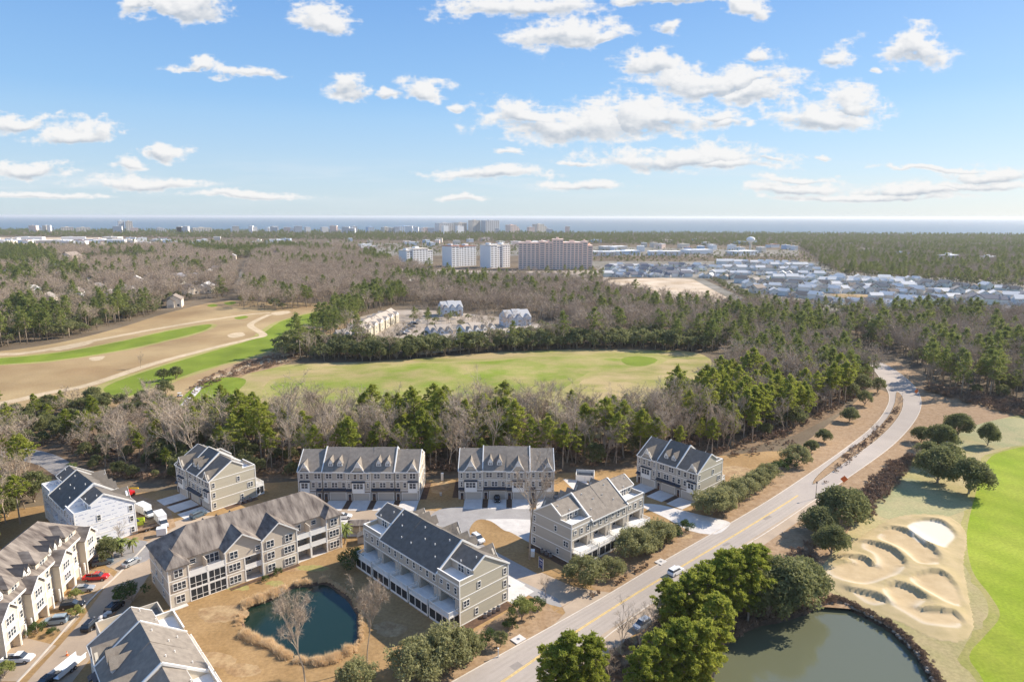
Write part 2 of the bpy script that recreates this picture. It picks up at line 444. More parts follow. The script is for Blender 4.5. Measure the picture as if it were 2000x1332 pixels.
# lawns round the townhouses
sheet('lawn', [(-150, 60), (62, 60)]+gpoly([(1240,1200),(1420,1075),(1620,960),(1640,880)], False)+gpoly([(1500,880),(1250,905),(880,935),(580,940),(300,960),(0,1000)], False)+[(-150, 150)], L1-.004, M_lawn, (p1,))
sheet('pine_straw_verge', gpoly([(770,1332),(960,1215),(1010,1185),(1060,1170),(1100,1200),(1170,1160),(1120,1105),(1240,1060),(1330,1030),(1390,1000),(1470,945),(1540,888),(1610,835),(1665,790),(1700,760),(1735,765),(1770,800),(1660,900),(1560,960),(1400,1050),(1180,1180),(1000,1290),(940,1332)], True, 3), L1, M_mulch)
sheet('forest_ground', gpoly([(-300,1010),(0,980),(60,965),(140,915),(220,938),(320,948),(500,935),(580,935),(870,928),(1080,925),(1240,915),(1420,885),(1550,850),(1650,800),(1640,700),(1500,700),(1380,760),(1000,790),(700,800),(560,800),(380,800),(200,810),(-300,830)], False), L1, M_floor)
sheet('rough_beside_road', gpoly([(1150,1332),(1330,1180),(1500,1040),(1620,950),(1710,870),(1765,815),(1775,785),(1755,750),(1715,712),(1750,704),(1850,755),(2100,800),(2400,900),(2400,1100),(1900,1240),(1700,1190),(1560,1180),(1480,1200),(1400,1260),(1370,1332)], False), L1, M_mulch)
# golf, left
sheet('golf_rough', gpoly([(-900,760),(-200,700),(0,688),(130,668),(240,640),(330,612),(430,590),(520,590),(680,600),(700,640),(640,680),(560,700),(530,720),(450,760),(380,800),(200,800),(0,800),(-300,810)], True, 4), L1+.004, M_rough)
sheet('fairway', gpoly([(-300,722),(0,702),(120,690),(240,668),(330,648),(410,635),(395,648),(300,672),(200,692),(100,706),(0,714),(-300,735)]), L3, M_fair)
sheet('fairway', gpoly([(210,755),(300,722),(420,686),(490,665),(520,648),(560,625),(650,605),(655,615),(590,640),(555,670),(500,695),(400,722),(320,750),(250,775),(215,772)]), L3, M_fair)
sheet('fairway_apron', gpoly([(350,790),(370,765),(400,748),(440,738),(480,742),(470,760),(430,785),(370,800)]), L3, M_fair)
cp = smooth_poly([gp(*q) for q in [(-200,815),(0,790),(100,768),(180,752),(300,712),(420,680),(490,663),(515,655),(490,638),(500,628),(528,615)]], 6, False)
sheet('cart_path', strip(cp, lambda t: 7-2*t), L4, M_pathm)
cp = smooth_poly([gp(*q) for q in [(-200,690),(0,694),(60,690),(120,680),(200,664),(300,645),(400,628),(480,616),(528,612)]], 6, False)
sheet('cart_path', strip(cp, lambda t: 9-4*t), L4, M_pathm)
for q_ in ([(90,684),(130,676),(170,668),(190,664),(175,674),(120,686)], [(175,701),(205,697),(200,704),(182,706)], [(445,655),(470,650),(480,656),(455,661)], [(530,612),(560,608),(568,612),(540,617)], [(500,712),(560,700),(610,690),(600,696),(540,710)]):
    sheet('sand_patch', gpoly(q_, True, 4, .3), L2+.01, M_pathm)
for q_ in ([(405,598),(418,595),(426,598),(414,601)], [(438,593),(455,590),(462,593),(448,597)], [(458,622),(478,618),(485,621),(468,625)]):
    sheet('golf_green', gpoly(q_), L3, M_fair)
sheet('golf_path', gpoly([(353,793),(385,755),(398,757),(364,795)], False), L5, M_conc)
sheet('cart_path', strip(smooth_poly([gp(*q) for q in [(390,745),(440,733),(500,710),(560,694),(640,678)]], 5, False), 4), L4, M_pathm)
sheet('scrub_strip', gpoly([(370,765),(400,740),(480,706),(560,690),(600,694),(540,718),(440,742),(380,770)]), L2, M_mulch)
# middle fairway
sheet('golf_rough', gpoly([(420,800),(460,745),(540,715),(700,708),(800,702),(950,690),(1100,683),(1250,683),(1360,688),(1400,720),(1380,790),(1300,850),(900,850),(450,850)], True, 4), L1+.008, M_mixg)
M_mg2 = mat('fairway_grass', (.19, .245, .03), .95, (.40, .31, .14), .05, 9, coord='POS', thr=(.35, .7), spec=.1)
sheet('fairway', gpoly([(540,745),(700,728),(800,712),(940,706),(1080,697),(1200,700),(1285,698),(1270,712),(1200,722),(1150,728),(1100,760),(950,800),(700,800),(560,790)], True, 4, 1.5), L3, M_mg2)
sheet('fairway_green', gpoly([(1215,700),(1250,695),(1285,702),(1260,714),(1225,712)]), L4, M_fair)
# golf, right
M_rrough = mat('pale_rough', (.42, .33, .18), .95, (.32, .29, .12), .06, 8, coord='POS', spec=.1)
sheet('golf_rough', gpoly([(1720,960),(1760,925),(1800,880),(1880,850),(1960,815),(2060,810),(2500,840),(2500,1500),(1860,1500),(1835,1332),(1790,1262),(1730,1215),(1660,1175),(1600,1130),(1640,1060)], True, 4), L2, M_rrough)
sheet('putting_green', gpoly([(1700,955),(1760,930),(1870,960),(1900,985),(1840,1010),(1760,1015),(1710,1000)]), L3, mat('pale_green_turf', (.26,.26,.12), .95, (.35,.30,.15), .12, 6, coord='POS'))
sheet('putting_green', gpoly([(1860,850),(1930,822),(2000,815),(2200,830),(2200,870),(2000,868),(1900,880)]), L3, MATS['pale_green_turf'])
sheet('fairway', gpoly([(1925,905),(1960,880),(2060,870),(2400,900),(2500,1500),(1990,1500),(1925,1332),(1895,1280),(1925,1240),(1955,1200),(1935,1160),(1900,1110),(1890,1040),(1905,970)], True, 4), L3, M_bright)

def grow(o, d, jit=0.):
    n = len(o); A = sum(o[i][0]*o[(i+1) % n][1]-o[(i+1) % n][0]*o[i][1] for i in range(n)); sg = 1 if A > 0 else -1; out = []
    for i in range(n):
        a, b = o[i-1], o[(i+1) % n]; dx, dy = b[0]-a[0], b[1]-a[1]; l = math.hypot(dx, dy) or 1; q = d+rnd.uniform(-jit, jit)
        out.append((o[i][0]+sg*dy/l*q, o[i][1]-sg*dx/l*q))
    return out
for o_ in [q for q in scn.objects if q.name.startswith('fairway') and q.name.split('.')[0] == 'fairway']:
    vs_ = [tuple(v.co)[:2] for v in o_.data.vertices]
    far_ = sum(q[1] for q in vs_)/len(vs_) > 250
    sheet('semi_rough', grow(vs_, 4. if far_ else 1.6, 1.2 if far_ else .7), L2+.006, M_semi)
# roads
ROAD_L = [(700,1440),(885,1332),(1060,1234),(1180,1166),(1290,1100),(1400,1037),(1500,978),(1580,925),(1650,876),(1705,832),(1730,800),(1738,775),(1728,750),(1700,712),(1675,694),(1640,676)]
ROAD_R = [(960,1440),(1090,1332),(1190,1240),(1330,1140),(1440,1075),(1520,1025),(1600,970),(1660,930),(1740,872),(1782,828),(1799,795),(1796,768),(1776,742),(1740,716),(1706,700),(1670,680)]
rl = smooth_poly([gp(*q) for q in ROAD_L], 6, False); rr = smooth_poly([gp(*q) for q in ROAD_R], 6, False)
sheet('road', rl+rr[::-1], L2, M_asph)
def kerb(name, line, w=.28, h=.12, m=None, z=0.):
    mb = MB(); st = strip(line, w); n = len(line)
    for i in range(n-1):
        a, b, c, d = st[i], st[i+1], st[2*n-2-i], st[2*n-1-i]
        mb.add([(*a, z), (*b, z), (*c, z), (*d, z), (*a, h), (*b, h), (*c, h), (*d, h)], [(4,7,6,5),(0,1,5,4),(2,3,7,6)], m or M_curb)
    return tag(mb.build(name, fix=True), kind='structure')
kerb('kerb', rl); kerb('kerb', rr)
MED = [(1592,944),(1650,903),(1705,864),(1742,830),(1762,800),(1764,775),(1752,764),(1748,785),(1735,812),(1704,845),(1650,884),(1600,925)]
md = gpoly(MED, k=4)
sheet('median', md, .12, M_mulch, skirt=.12)
kerb('kerb', md+[md[0]])
# double yellow line down the near half of the road
mid = [((a[0]*.53+b[0]*.47), (a[1]*.53+b[1]*.47)) for a, b in zip(rl, rr)]
nearm = [q for q in mid if px(*q)[0] < 1570]
for off in (-.16, .16):
    sheet('yellow_line', strip([(a+off*.7, b-off*.7) for a, b in nearm], .19), L2+.006, M_yel)
M_trk = mat('worn_asphalt_track', (.37, .315, .262), .85, (.34, .29, .243), .3, 6, coord='POS')
for fr in (.12, .22, .36, .45, .62, .70, .84, .92):
    ln = [((a[0]*(1-fr)+b[0]*fr), (a[1]*(1-fr)+b[1]*fr)) for a, b in zip(rl, rr)]
    ln = [q for q in ln if px(*q)[0] < 1560]
    sheet('tyre_track', strip(ln, .55), L2+.003, M_trk)
for (u, v, w_, h_, a_) in ((1120,1235,3.2,1.2,40), (1300,1150,1.6,1.4,40), (1420,1062,2.6,1.0,38), (1010,1300,2.2,1.6,42), (1500,1010,3.5,1.1,37), (1230,1165,.9,.9,40)):
    c_ = gp(u, v); ca, sa = math.cos(R(a_)), math.sin(R(a_)); o_ = [(c_[0]+x*ca-y*sa, c_[1]+x*sa+y*ca) for x, y in ((-w_/2, -h_/2), (w_/2, -h_/2), (w_/2, h_/2), (-w_/2, h_/2))]
    sheet('road_patch', o_, L2+.0045, mat('asphalt_patch', (.29, .25, .215), .9, (.25, .215, .185), .8, 4, coord='POS'))
for i_, (cu, cv, ru, rv, g_) in enumerate([(468,1148,30,7,1), (540,1140,22,6,1), (430,1200,60,25,0), (420,1290,50,22,0), (560,1112,40,7,0), (860,950,25,16,0), (985,1060,35,12,0), (1120,1062,20,8,0), (480,1310,45,14,0), (760,1230,40,16,0), (610,1110,40,6,1), (1440,920,50,12,0), (1330,1045,25,8,0), (560,985,30,8,0), (640,960,16,6,0)]):
    m_ = mat('greenish_lawn', (.26, .25, .075), .95, (.33, .25, .10), .6, 6, coord='POS') if g_ else mat('worn_lawn', (.30, .185, .09), .95, (.42, .29, .15), .35, 8, coord='POS', thr=(.4, .6))
    sheet('lawn_patch', gpoly([(cu+ru*math.cos(t*.785)*rnd.uniform(.6, 1.1), cv+rv*math.sin(t*.785)*rnd.uniform(.6, 1.1)) for t in range(8)], True, 4, .25), L1-.002+.0006*i_, m_, ())
cpth = smooth_poly([gp(*q) for q in [(1020,1400),(1120,1315),(1200,1245),(1290,1185),(1400,1110),(1500,1045),(1590,985),(1605,972)]], 6, False)
sheet('side_path', strip(cpth, lambda t: 5.2-2.*t), L3, M_lane)
sheet('pine_straw_wedge', gpoly([(1130,1166),(1235,1185),(1120,1236)][:1]+[(1140,1160),(1100,1184),(1000,1243),(1060,1212)], False), L3+.004, M_mulch)
# residential lane
LANE = [(10,1450),(100,1332),(185,1230),(248,1140),(285,1090),(315,1055),(345,1032),(390,1020),(470,1022),(600,1013),(700,1004),(800,1006),(880,1010),(940,1004),(1000,1002),(1040,1010)]
lane = smooth_poly([gp(*q) for q in LANE], 6, False)
sheet('lane', strip(lane, lambda t: 8.4-1.5*t), L2, M_lane)
sheet('lane', gpoly([(300,1085),(255,1020),(230,985),(180,940),(130,900),(70,880),(-60,862),(-60,885),(60,905),(100,925),(150,960),(210,1010),(190,1060),(215,1110)], True, 4), L2+.004, mat('old_asphalt', (.30,.28,.26), .9, (.24,.22,.21), .3, 6, coord='POS'))
sheet('turning_circle', gpoly([(850,1000),(900,990),(1000,990),(1060,1000),(1060,1022),(1000,1014),(950,1016),(920,1030),(925,1050),(960,1072),(1060,1125),(1120,1155),(1095,1185),(1000,1145),(900,1090),(830,1040)], True, 4), L2+.004, mat('new_asphalt', (.33,.31,.29), .9, (.28,.26,.245), .3, 6, coord='POS'))
sheet('lane_mouth', gpoly([(1060,1118),(1120,1145),(1165,1153),(1196,1157),(1180,1166),(1118,1201),(1082,1221),(1106,1196),(1090,1168),(1010,1130)], False), L2+.008, M_lane)
sheet('concrete_apron', gpoly([(950,1014),(1000,1013),(1065,1016),(1060,1055),(1045,1075),(1000,1050),(960,1040)], False), L3, M_conc)
sheet('lawn_island', gpoly([(920,1030),(935,1015),(960,1018),(985,1035),(1000,1040),(1040,1062),(1100,1090),(1120,1120),(1080,1125),(1000,1090),(950,1065),(922,1048)], True, 4), L3+.01, M_lawn)
sheet('concrete_apron', gpoly([(1100,935),(1145,938),(1170,970),(1140,975)], False), L3, M_conc)
sheet('concrete_apron', gpoly([(955,1155),(1000,1130),(1045,1155),(1005,1180)], False), L3+.02, M_conc)
sheet('lane', gpoly([(1290,985),(1350,1000),(1395,1010),(1425,1018),(1425,1026),(1400,1042),(1350,1036),(1300,1010),(1250,985)], True, 3), L2+.004, M_conc)
sheet('building_pad', gpoly([(640,1015),(740,1015),(745,1045),(660,1050)], False), L3, M_conc)
sheet('construction_yard', gpoly([(235,960),(330,985),(345,1030),(290,1058),(240,1052),(225,1010)], False), L1+.02, M_mulch)
for k_, q_ in enumerate([[(-10,1250),(40,1244),(112,1262),(40,1332),(-30,1332)], [(75,1222),(95,1200),(160,1204),(130,1236)], [(120,1168),(185,1160),(165,1190),(105,1192)], [(150,1135),(215,1120),(228,1132),(185,1158),(140,1150)], [(215,1108),(245,1092),(262,1100),(235,1120)]]):
    sheet('driveway', gpoly(q_, False), L2+.008+.002*k_, M_lane)
lk = smooth_poly([gp(*q) for q in [(-30,1400),(38,1332),(105,1258),(160,1194),(187,1164),(225,1130),(262,1092),(290,1062)]], 5, False)
kerb('kerb', lk, .4, .14)
# sand building site and far paved areas
sheet('building_site', gpoly([(1175,548),(1340,543),(1385,560),(1465,598),(1400,606),(1290,592),(1200,570)], True, 4), .05, M_site)
sheet('site_road', gpoly([(1345,540),(1375,545),(1475,592),(1462,602)], False), .10, M_farpave)
sheet('car_park', gpoly([(690,625),(760,608),(830,606),(900,612),(1000,622),(1090,640),(1120,655),(1060,664),(900,672),(820,676),(720,668),(680,650)], True, 4), .05, mat('far_carpark', (.40,.33,.26), .9, (.29,.23,.17), .05, 6, coord='POS'))
sheet('car_park', gpoly([(760,525),(1000,530),(1160,528),(1190,540),(1150,556),(1050,548),(900,545),(800,535)], True, 4), .06, MATS['far_carpark'])
sheet('village_ground', gpoly([(1150,510),(1600,510),(1640,530),(2200,560),(2400,640),(1800,622),(1520,608),(1480,590),(1390,545),(1180,540)], False), .06, M_farpave)
sheet('village_lawn', gpoly([(1620,573),(1850,578),(1850,585),(1640,580)], False), .12, M_rough)
sheet('airfield_grass', gpoly([(-600,478),(100,478),(250,480),(200,486),(-600,490)], False), .1, M_rough)
sheet('business_park', gpoly([(-600,466),(230,466),(260,476),(-600,478)], False), .1, M_site)
sheet('business_park', gpoly([(280,470),(760,476),(1000,478),(1300,484),(1560,488),(1560,500),(1100,500),(700,500),(600,488),(280,480)], False), .1, M_farpave)
sheet('far_street', gpoly([(462,560),(470,528),(478,528),(476,560)], False), .1, M_farpave)
sheet('wood_clearing', gpoly([(90,512),(180,506),(300,510),(260,519),(120,521)]), .1, M_rough)
sheet('wood_clearing', gpoly([(300,545),(380,540),(430,548),(360,556)]), .1, M_lawn)
sheet('far_meadow', gpoly([(1960,528),(2100,528),(2100,536),(1950,534)], False), .1, M_rough)
# ---------------------------------------------------------------- window and door kit (meshes shared)
_wm = {}
def window(parent, w, h, n, x, y, z, rz=0., dark=True, name='window'):
    """n sashes side by side in a white casing; the casing faces -y before turning"""
    key = (round(w, 2), round(h, 2), n)
    if key not in _wm:
        f = MB(); t = .11; d = .09
        f.box(-w/2-t, w/2+t, -d, 0, h/2, h/2+t*1.4, M_white); f.box(-w/2-t, w/2+t, -d-.03, 0, -h/2-t, -h/2, M_white)
        f.box(-w/2-t, -w/2, -d, 0, -h/2, h/2, M_white); f.box(w/2, w/2+t, -d, 0, -h/2, h/2, M_white)
        for i in range(1, n): f.box(-w/2+w*i/n-.07, -w/2+w*i/n+.07, -d, 0, -h/2, h/2, M_white)
        for i in range(n): f.box(-w/2+w*i/n+(.07 if i else 0), -w/2+w*(i+1)/n-(.07 if i < n-1 else 0), -d+.02, -.02, -.035, .035, M_white)
        p = MB(); p.box(-w/2, w/2, -.045, -.005, -h/2, h/2, M_glass)
        _wm[key] = (f.mesh('window'), p.mesh('pane'))
    f, p = _wm[key]
    o = link(name, f, parent, (x, y, z), rz)
    link('pane', p, o)
    return o
_gd = {}
def garage_door(parent, w, x, y, z0=0., h=2.35, m=None):
    key = (w, h)
    if key not in _gd:
        g = MB()
        for k in range(4): g.box(-w/2, w/2, -.05, 0, k*h/4+.02, (k+1)*h/4-.02, m or M_door)
        g.box(-w/2, w/2, -.02, 0, 0, h, m or M_door)
        g.box(-w/2-.14, w/2+.14, -.08, 0, h, h+.16, M_white); g.box(-w/2-.14, -w/2, -.08, 0, 0, h, M_white); g.box(w/2, w/2+.14, -.08, 0, 0, h, M_white)
        _gd[key] = g.mesh('garage_door')
    return link('garage_door', _gd[key], parent, (x, y, z0))
def entry(parent, x, y, m=None):
    if 'e' not in _gd:
        g = MB(); g.box(-.5, .5, -.05, 0, 0, 2.15, M_entry); g.box(-.62, -.5, -.09, 0, 0, 2.3, M_white); g.box(.5, .62, -.09, 0, 0, 2.3, M_white); g.box(-.62, .62, -.09, 0, 2.15, 2.3, M_white)
        g.box(-.28, .28, -.06, -.05, 1.1, 1.9, M_glass)
        _gd['e'] = g.mesh('entry_door')
    return link('entry_door', _gd['e'], parent, (x, y, 0))
def gable_roof(parent, body, x, w, yf, zb, zp, run, roofm, wallm, name='gable', slope=None, white=True):
    """front gable: triangle wall at y=yf, ridge running back by run; narrow steep bell shape"""
    b = body
    b.pry(yf, yf+.5, [(x-w/2, zb), (x+w/2, zb), (x, zp-.15)], wallm)
    t = .16; ov = .28
    r = MB()
    for sg in (-1, 1):
        k = (zp-zb)/(w/2)
        e = (x+sg*(w/2+ov), zb-ov*k*.35); mid_ = (x+sg*w*.30, zb+(zp-zb)*.33)
        pts = [e, mid_, (x, zp)]
        for (a, c) in zip(pts[:-1], pts[1:]):
            za, zc = a[1], c[1]
            ra = max(.4, run*(za-zb)/(zp-zb)) if za > zb else .4; rc = max(.4, run*(zc-zb)/(zp-zb))
            q = [(a[0], yf-.3, za), (c[0], yf-.3, zc), (c[0], yf+rc, zc), (a[0], yf+ra, za)]
            if sg > 0: q = [q[1], q[0], q[3], q[2]]
            r.slab(q, t, roofm)
    rf = r.build(name+'_roof', parent)
    tr = MB()
    for sg in (-1, 1):
        k = (zp-zb)/(w/2)
        tr.bar((x+sg*(w/2+ov), yf-.33, zb-ov*k*.35-.06), (x+sg*w*.30, yf-.33, zb+(zp-zb)*.33-.08), .07, .26, M_white)
        tr.bar((x+sg*w*.30, yf-.331, zb+(zp-zb)*.33-.08), (x, yf-.331, zp-.1), .07, .26, M_white)
    if white: tr.pry(yf-.06, yf-.003, [(x-w*.24, zb+(zp-zb)*.40), (x+w*.24, zb+(zp-zb)*.40), (x, zp-.25)], M_white)
    tr.build('barge_board', rf)
    return rf
_dm = {}
def dormer(parent, x, y, z, roofm, w=1.5, run=1.9):
    """small steep-roofed dormer standing on the front slope"""
    key = (roofm.name, w)
    if key not in _dm:
        b = MB(); h = .95
        b.box(-w/2, w/2, 0, run, -.9, h, M_white)
        b.pry(0, run, [(-w/2, h), (w/2, h), (0, h+1.35)], M_white)
        r = MB()
        for sg in (-1, 1):
            q = [(sg*(w/2+.22), -.25, h-.2), (0, -.25, h+1.5), (0, run+2.0, h+1.5), (sg*(w/2+.22), run+.2, h-.2)]
            r.slab(q if sg < 0 else [q[1], q[0], q[3], q[2]], .12, roofm)
        _dm[key] = (b.mesh('dormer', fix=True), r.mesh('dormer_roof', fix=True))
    b, r = _dm[key]
    o = link('dormer', b, parent, (x, y, z)); link('dormer_roof', r, o)
    window(o, .8, .7, 2, 0, -.01, .42)
    return o
_rl = {}
def railing(parent, x0, y0, x1, y1, z, h=1.05, solid=False, name='railing'):
    L = math.hypot(x1-x0, y1-y0); key = (round(L, 2), h, solid)
    if key not in _rl:
        r = MB()
        r.box(0, L, -.05, .05, h-.09, h, M_white); r.box(0, L, -.03, .03, .06, .14, M_white)
        n = max(2, int(L/.17))
        for i in range(n+1): r.box(i*L/n-.022, i*L/n+.022, -.02, .02, .14, h-.09, M_white)
        for i in range(int(L/2.4)+2):
            xx = min(L, i*2.4); r.box(xx-.06, xx+.06, -.06, .06, 0, h+.06, M_white)
        _rl[key] = r.mesh('railing')
    return link(name, _rl[key], parent, (x0, y0, z), math.atan2(y1-y0, x1-x0))

M_bed = mat('dark_mulch', (.13, .075, .045), .95, (.075, .045, .03), .9, 6, coord='POS')
UW, DEP, YR, ZE = 7.3, 14.0, 7.0, 9.2
def vent(parent, x, y, z):
    if 'v' not in _dm:
        v = MB(); v.tube([(0, 0, -.3), (0, 0, .4)], [.11, .11], M_white, 6); _dm['v'] = v.mesh('vent_pipe')
    link('vent_pipe', _dm['v'], parent, (x, y, z))
def townhouse(label, P, th, kinds, sid, roofm, rear=True, front=True, fsid=None, name='townhouse_row', uw=UW, drive=7.5, endsid=None, wrap=False, decks=None, drives=True, stonem=None):
    root = empty(name, P, th, label, 'townhouses')
    n = len(kinds); Wd = n*uw; decks = decks or (0, n-1)
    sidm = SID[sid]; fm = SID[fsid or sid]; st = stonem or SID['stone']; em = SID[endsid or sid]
    zr = lambda i: 13.6 if i in decks else 14.2+(.12 if i % 2 else 0)
    fo = lambda i: (-.35 if kinds[i] in 'W' else 0.)
    YD = 10.1
    for i, k in enumerate(kinds):
        x0, x1 = i*uw, (i+1)*uw; f = fo(i); z = zr(i); dk = i in decks
        slf = (z-ZE)/(YR-f); slr = (z-ZE)/(DEP-YR)
        b = MB()
        b.box(x0, x1, f, DEP, 0, 3.1, sidm)
        b.box(x0, x1, f, DEP-2.2, 3.1, 6.1, sidm)
        b.box(x0, x0+1.5, DEP-2.2, DEP, 3.1, 6.1, sidm); b.box(x1-1.0, x1, DEP-2.2, DEP, 3.1, 6.1, sidm); b.box(x0+1.5, x1-1.0, DEP-2.2, DEP, 5.75, 6.1, sidm)
        prof = [(f, 6.1), (f, ZE), (YR, z)]
        if dk: zd = z-slr*(YD-YR); prof += [(YD, zd), (YD, 9.3), (DEP, 9.3), (DEP, 6.1)]
        else: prof += [(DEP, ZE), (DEP, 6.1)]
        b.prx(x0, x1, prof[::-1], sidm)
        # front skin: garage storey in darker siding, upper storeys in the front colour
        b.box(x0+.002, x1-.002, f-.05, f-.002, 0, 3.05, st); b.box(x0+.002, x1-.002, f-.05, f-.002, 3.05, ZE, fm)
        b.build('unit_wall', root)
        # roof
        r = MB(); ov = .4
        r.slab([(x0, f-ov, ZE-ov*slf), (x1, f-ov, ZE-ov*slf), (x1, YR, z), (x0, YR, z)][::1], -.2, roofm)
        ye = YD+.35 if dk else DEP+.35; zz = z-slr*(ye-YR)
        r.slab([(x0, YR, z), (x1, YR, z), (x1, ye, zz), (x0, ye, zz)], -.2, roofm)
        ro = r.build('roof', root)
        t = MB(); t.box(x0, x1, f-ov-.06, f-ov, ZE-ov*slf-.12, ZE-ov*slf+.2, M_white); t.box(x0, x1, ye, ye+.06, zz-.12, zz+.2, M_white)
        t.build('gutter', ro)
        for q in range(3 if not dk else 2):
            yy = YR+1.2+(q*1.9) % (2 if dk else 5.5); vent(ro, x0+1.2+((q*2.9+i*1.7) % (uw-2)), yy, z-slr*(yy-YR)+.2)
        # bands and corner boards, front and rear
        t = MB()
        for zb in (3.05, 6.1, ZE-.12):
            t.box(x0, x1, f-.09, f-.05, zb, zb+.2, M_white)
            if zb > 3.5 or not rear: t.box(x0, x1, DEP, DEP+.04, zb-.05, zb+.15, M_white)
        for xx in (x0, x1):
            t.box(xx-.07, xx+.07, f-.1, f-.05, 0, ZE, M_white); t.box(xx-.07, xx+.07, DEP, DEP+.06, 0, 9.15, M_white)
        t.build('trim', root)
        # raised rake between high and low roofs
        for (xx, j) in ((x0, i-1), (x1, i+1)):
            if 0 <= j < n and zr(i) > zr(j)+.3:
                q = MB()
                q.bar((xx, f-ov, ZE-ov*slf+.12), (xx, YR, z+.2), .3, .42, M_white); q.bar((xx, YR, z+.2), (xx, DEP+.35, ZE-.1+.12), .3, .42, M_white)
                q.build('party_wall_coping', root)
        # ---- front openings
        if front:
            yf = f-.05
            if k == 'D':
                for a in (.27, .73): window(root, 1.7, 1.45, 2, x0+a*uw, yf, 7.7)
                for a, nn in ((.13, 1), (.5, 2), (.87, 1)): window(root, .85*nn, 1.5, nn, x0+a*uw, yf, 4.85)
                slz = lambda y: ZE+slf*(y-f)
                for a in (.32, .70): dormer(root, x0+a*uw, 1.3, slz(1.3)+.25, roofm)
                a_ = MB(); a_.prx(x0+.25, x1-.2, [(yf, 3.25), (yf-1.0, 3.25), (yf-1.0, 3.35), (yf, 3.85)], M_black); a_.build('awning', root, fix=True)
            else:
                gx = {'W': .5, 'L': .27, 'R': .75}[k]; nb = 3 if k == 'W' else 2; gw = 4.0 if k == 'W' else 3.2; gh = 3.3 if k == 'W' else 2.7
                g = MB(); gable_roof(root, g, x0+gx*uw, gw, yf-.05, ZE-.05, ZE+gh, (gh)/slf, roofm, fm)
                g.build('gable_wall', root, fix=True)
                others = {'W': ((.11, .5), (.89, .5)), 'L': ((.62, .85), (.88, .85)), 'R': ((.13, .85), (.42, .85))}[k]
                for a, ww in others: window(root, ww, 1.5, 1, x0+a*uw, yf, 4.85)
                if k == 'W':
                    for a, ww in ((.11, .5), (.37, .85), (.63, .85), (.89, .5)): window(root, ww, 1.5, 1, x0+a*uw, yf, 7.65)
                elif k == 'R':
                    for a in (.13, .42): window(root, .85, 1.4, 1, x0+a*uw, yf, 7.7)
                    window(root, 1.7, 1.6, 2, x0+.75*uw, yf, 7.75)
                else:
                    for a in (.14, .38): window(root, .85, 1.5, 1, x0+a*uw, yf, 7.6)
                    window(root, 1.8, 1.5, 2, x0+.8*uw, yf, 7.7)
                bw = nb*.95+.9; bx = x0+gx*uw
                by = MB(); by.box(bx-bw/2, bx+bw/2, yf-.5, yf, 2.5, 5.9, M_white)
                bo = by.build('bay', root); window(bo, nb*.95, 1.6, nb, bx, yf-.5, 4.75)
                a_ = MB(); a_.prx(bx-bw/2-.15, bx+bw/2+.15, [(yf, 5.9), (yf-.75, 5.9), (yf-.75, 5.98), (yf, 6.25)], M_black); a_.build('bay_roof', bo, fix=True)
                ex = x0+(.86 if k == 'L' else .11)*uw
                a_ = MB(); a_.prx(ex-.85, ex+.85, [(yf, 3.2), (yf-.9, 3.2), (yf-.9, 3.3), (yf, 3.8)], M_black); a_.build('awning', root, fix=True)
            gx = .36 if k == 'L' else .62; ex = .86 if k == 'L' else .13
            garage_door(root, 4.7, x0+gx*uw, yf); entry(root, x0+ex*uw, yf)
        # ---- rear openings: windows, recessed balcony, screened porch with a balcony on top
        if rear:
            for a, ww, hh in ((.17, .75, 1.35), (.5, .75, 1.35), (.82, .8, .85)): window(root, ww, hh, 1, x0+a*uw, DEP, 7.75+(.25 if hh < 1 else 0), math.pi)
            window(root, 2.6, 2.1, 2, x0+.45*uw, DEP-2.2, 4.4, math.pi, name='sliding_door')
            if dk:
                window(root, 1.8, 1.8, 2, x0+.55*uw, YD, 10.4, math.pi, name='sliding_door'); window(root, .8, 1.2, 1, x0+.22*uw, YD, 10.6, math.pi)
        if dk:
            d = MB(); d.box(x0+.02, x1-.02, YD+.02, DEP-.15, 9.3, 9.36, M_deck); d.build('roof_deck', root)
            p = MB(); xs = x0 if i == 0 else x1; sg = 1 if i == 0 else -1; xo = x1 if i == 0 else x0
            p.box(xs, xs+sg*.15, YD, DEP, 9.3, 10.35, em); p.box(x0, x1, DEP-.15, DEP, 9.3, 10.35, sidm)
            po = p.build('parapet', root)
            c = MB(); c.box(x0-.06, x1+.06, DEP-.2, DEP+.06, 10.35, 10.47, M_white); c.box(xs-sg*.06, xs+sg*.2, YD, DEP-.2, 10.35, 10.47, M_white); c.box(x0, x1, DEP, DEP+.05, 9.2, 9.42, M_white)
            c.build('coping', po)
        if rear and not wrap:
            py0, py1 = DEP, DEP+2.7; xa, xb = x0+.35, x1-.35
            s = MB(); s.box(xa, xb, py0+.01, py1, 2.85, 3.1, M_deck); s.box(xa-.08, xb+.08, py1, py1+.06, 2.75, 3.12, M_white); s.box(xa-.08, xa, py0+.02, py1, 2.75, 3.12, M_white); s.box(xb, xb+.08, py0+.02, py1, 2.75, 3.12, M_white)
            s.box(xa, xb, py0+.02, py1, 0, .12, M_conc)
            s.box(x0+1.52, x1-1.02, DEP-2.18, DEP, 3.1, 3.14, M_deck)
            po = s.build('porch', root)
            q = MB(); npst = 4
            for j in range(npst):
                xx = xa+j*(xb-xa)/(npst-1); q.box(xx-.1, xx+.1, py1-.18, py1+.02, .12, 2.85, M_white)
            q.box(xa, xb, py1-.1, py1-.02, .12, .55, M_white); q.box(xa, xb, py1-.1, py1-.02, 2.6, 2.85, M_white)
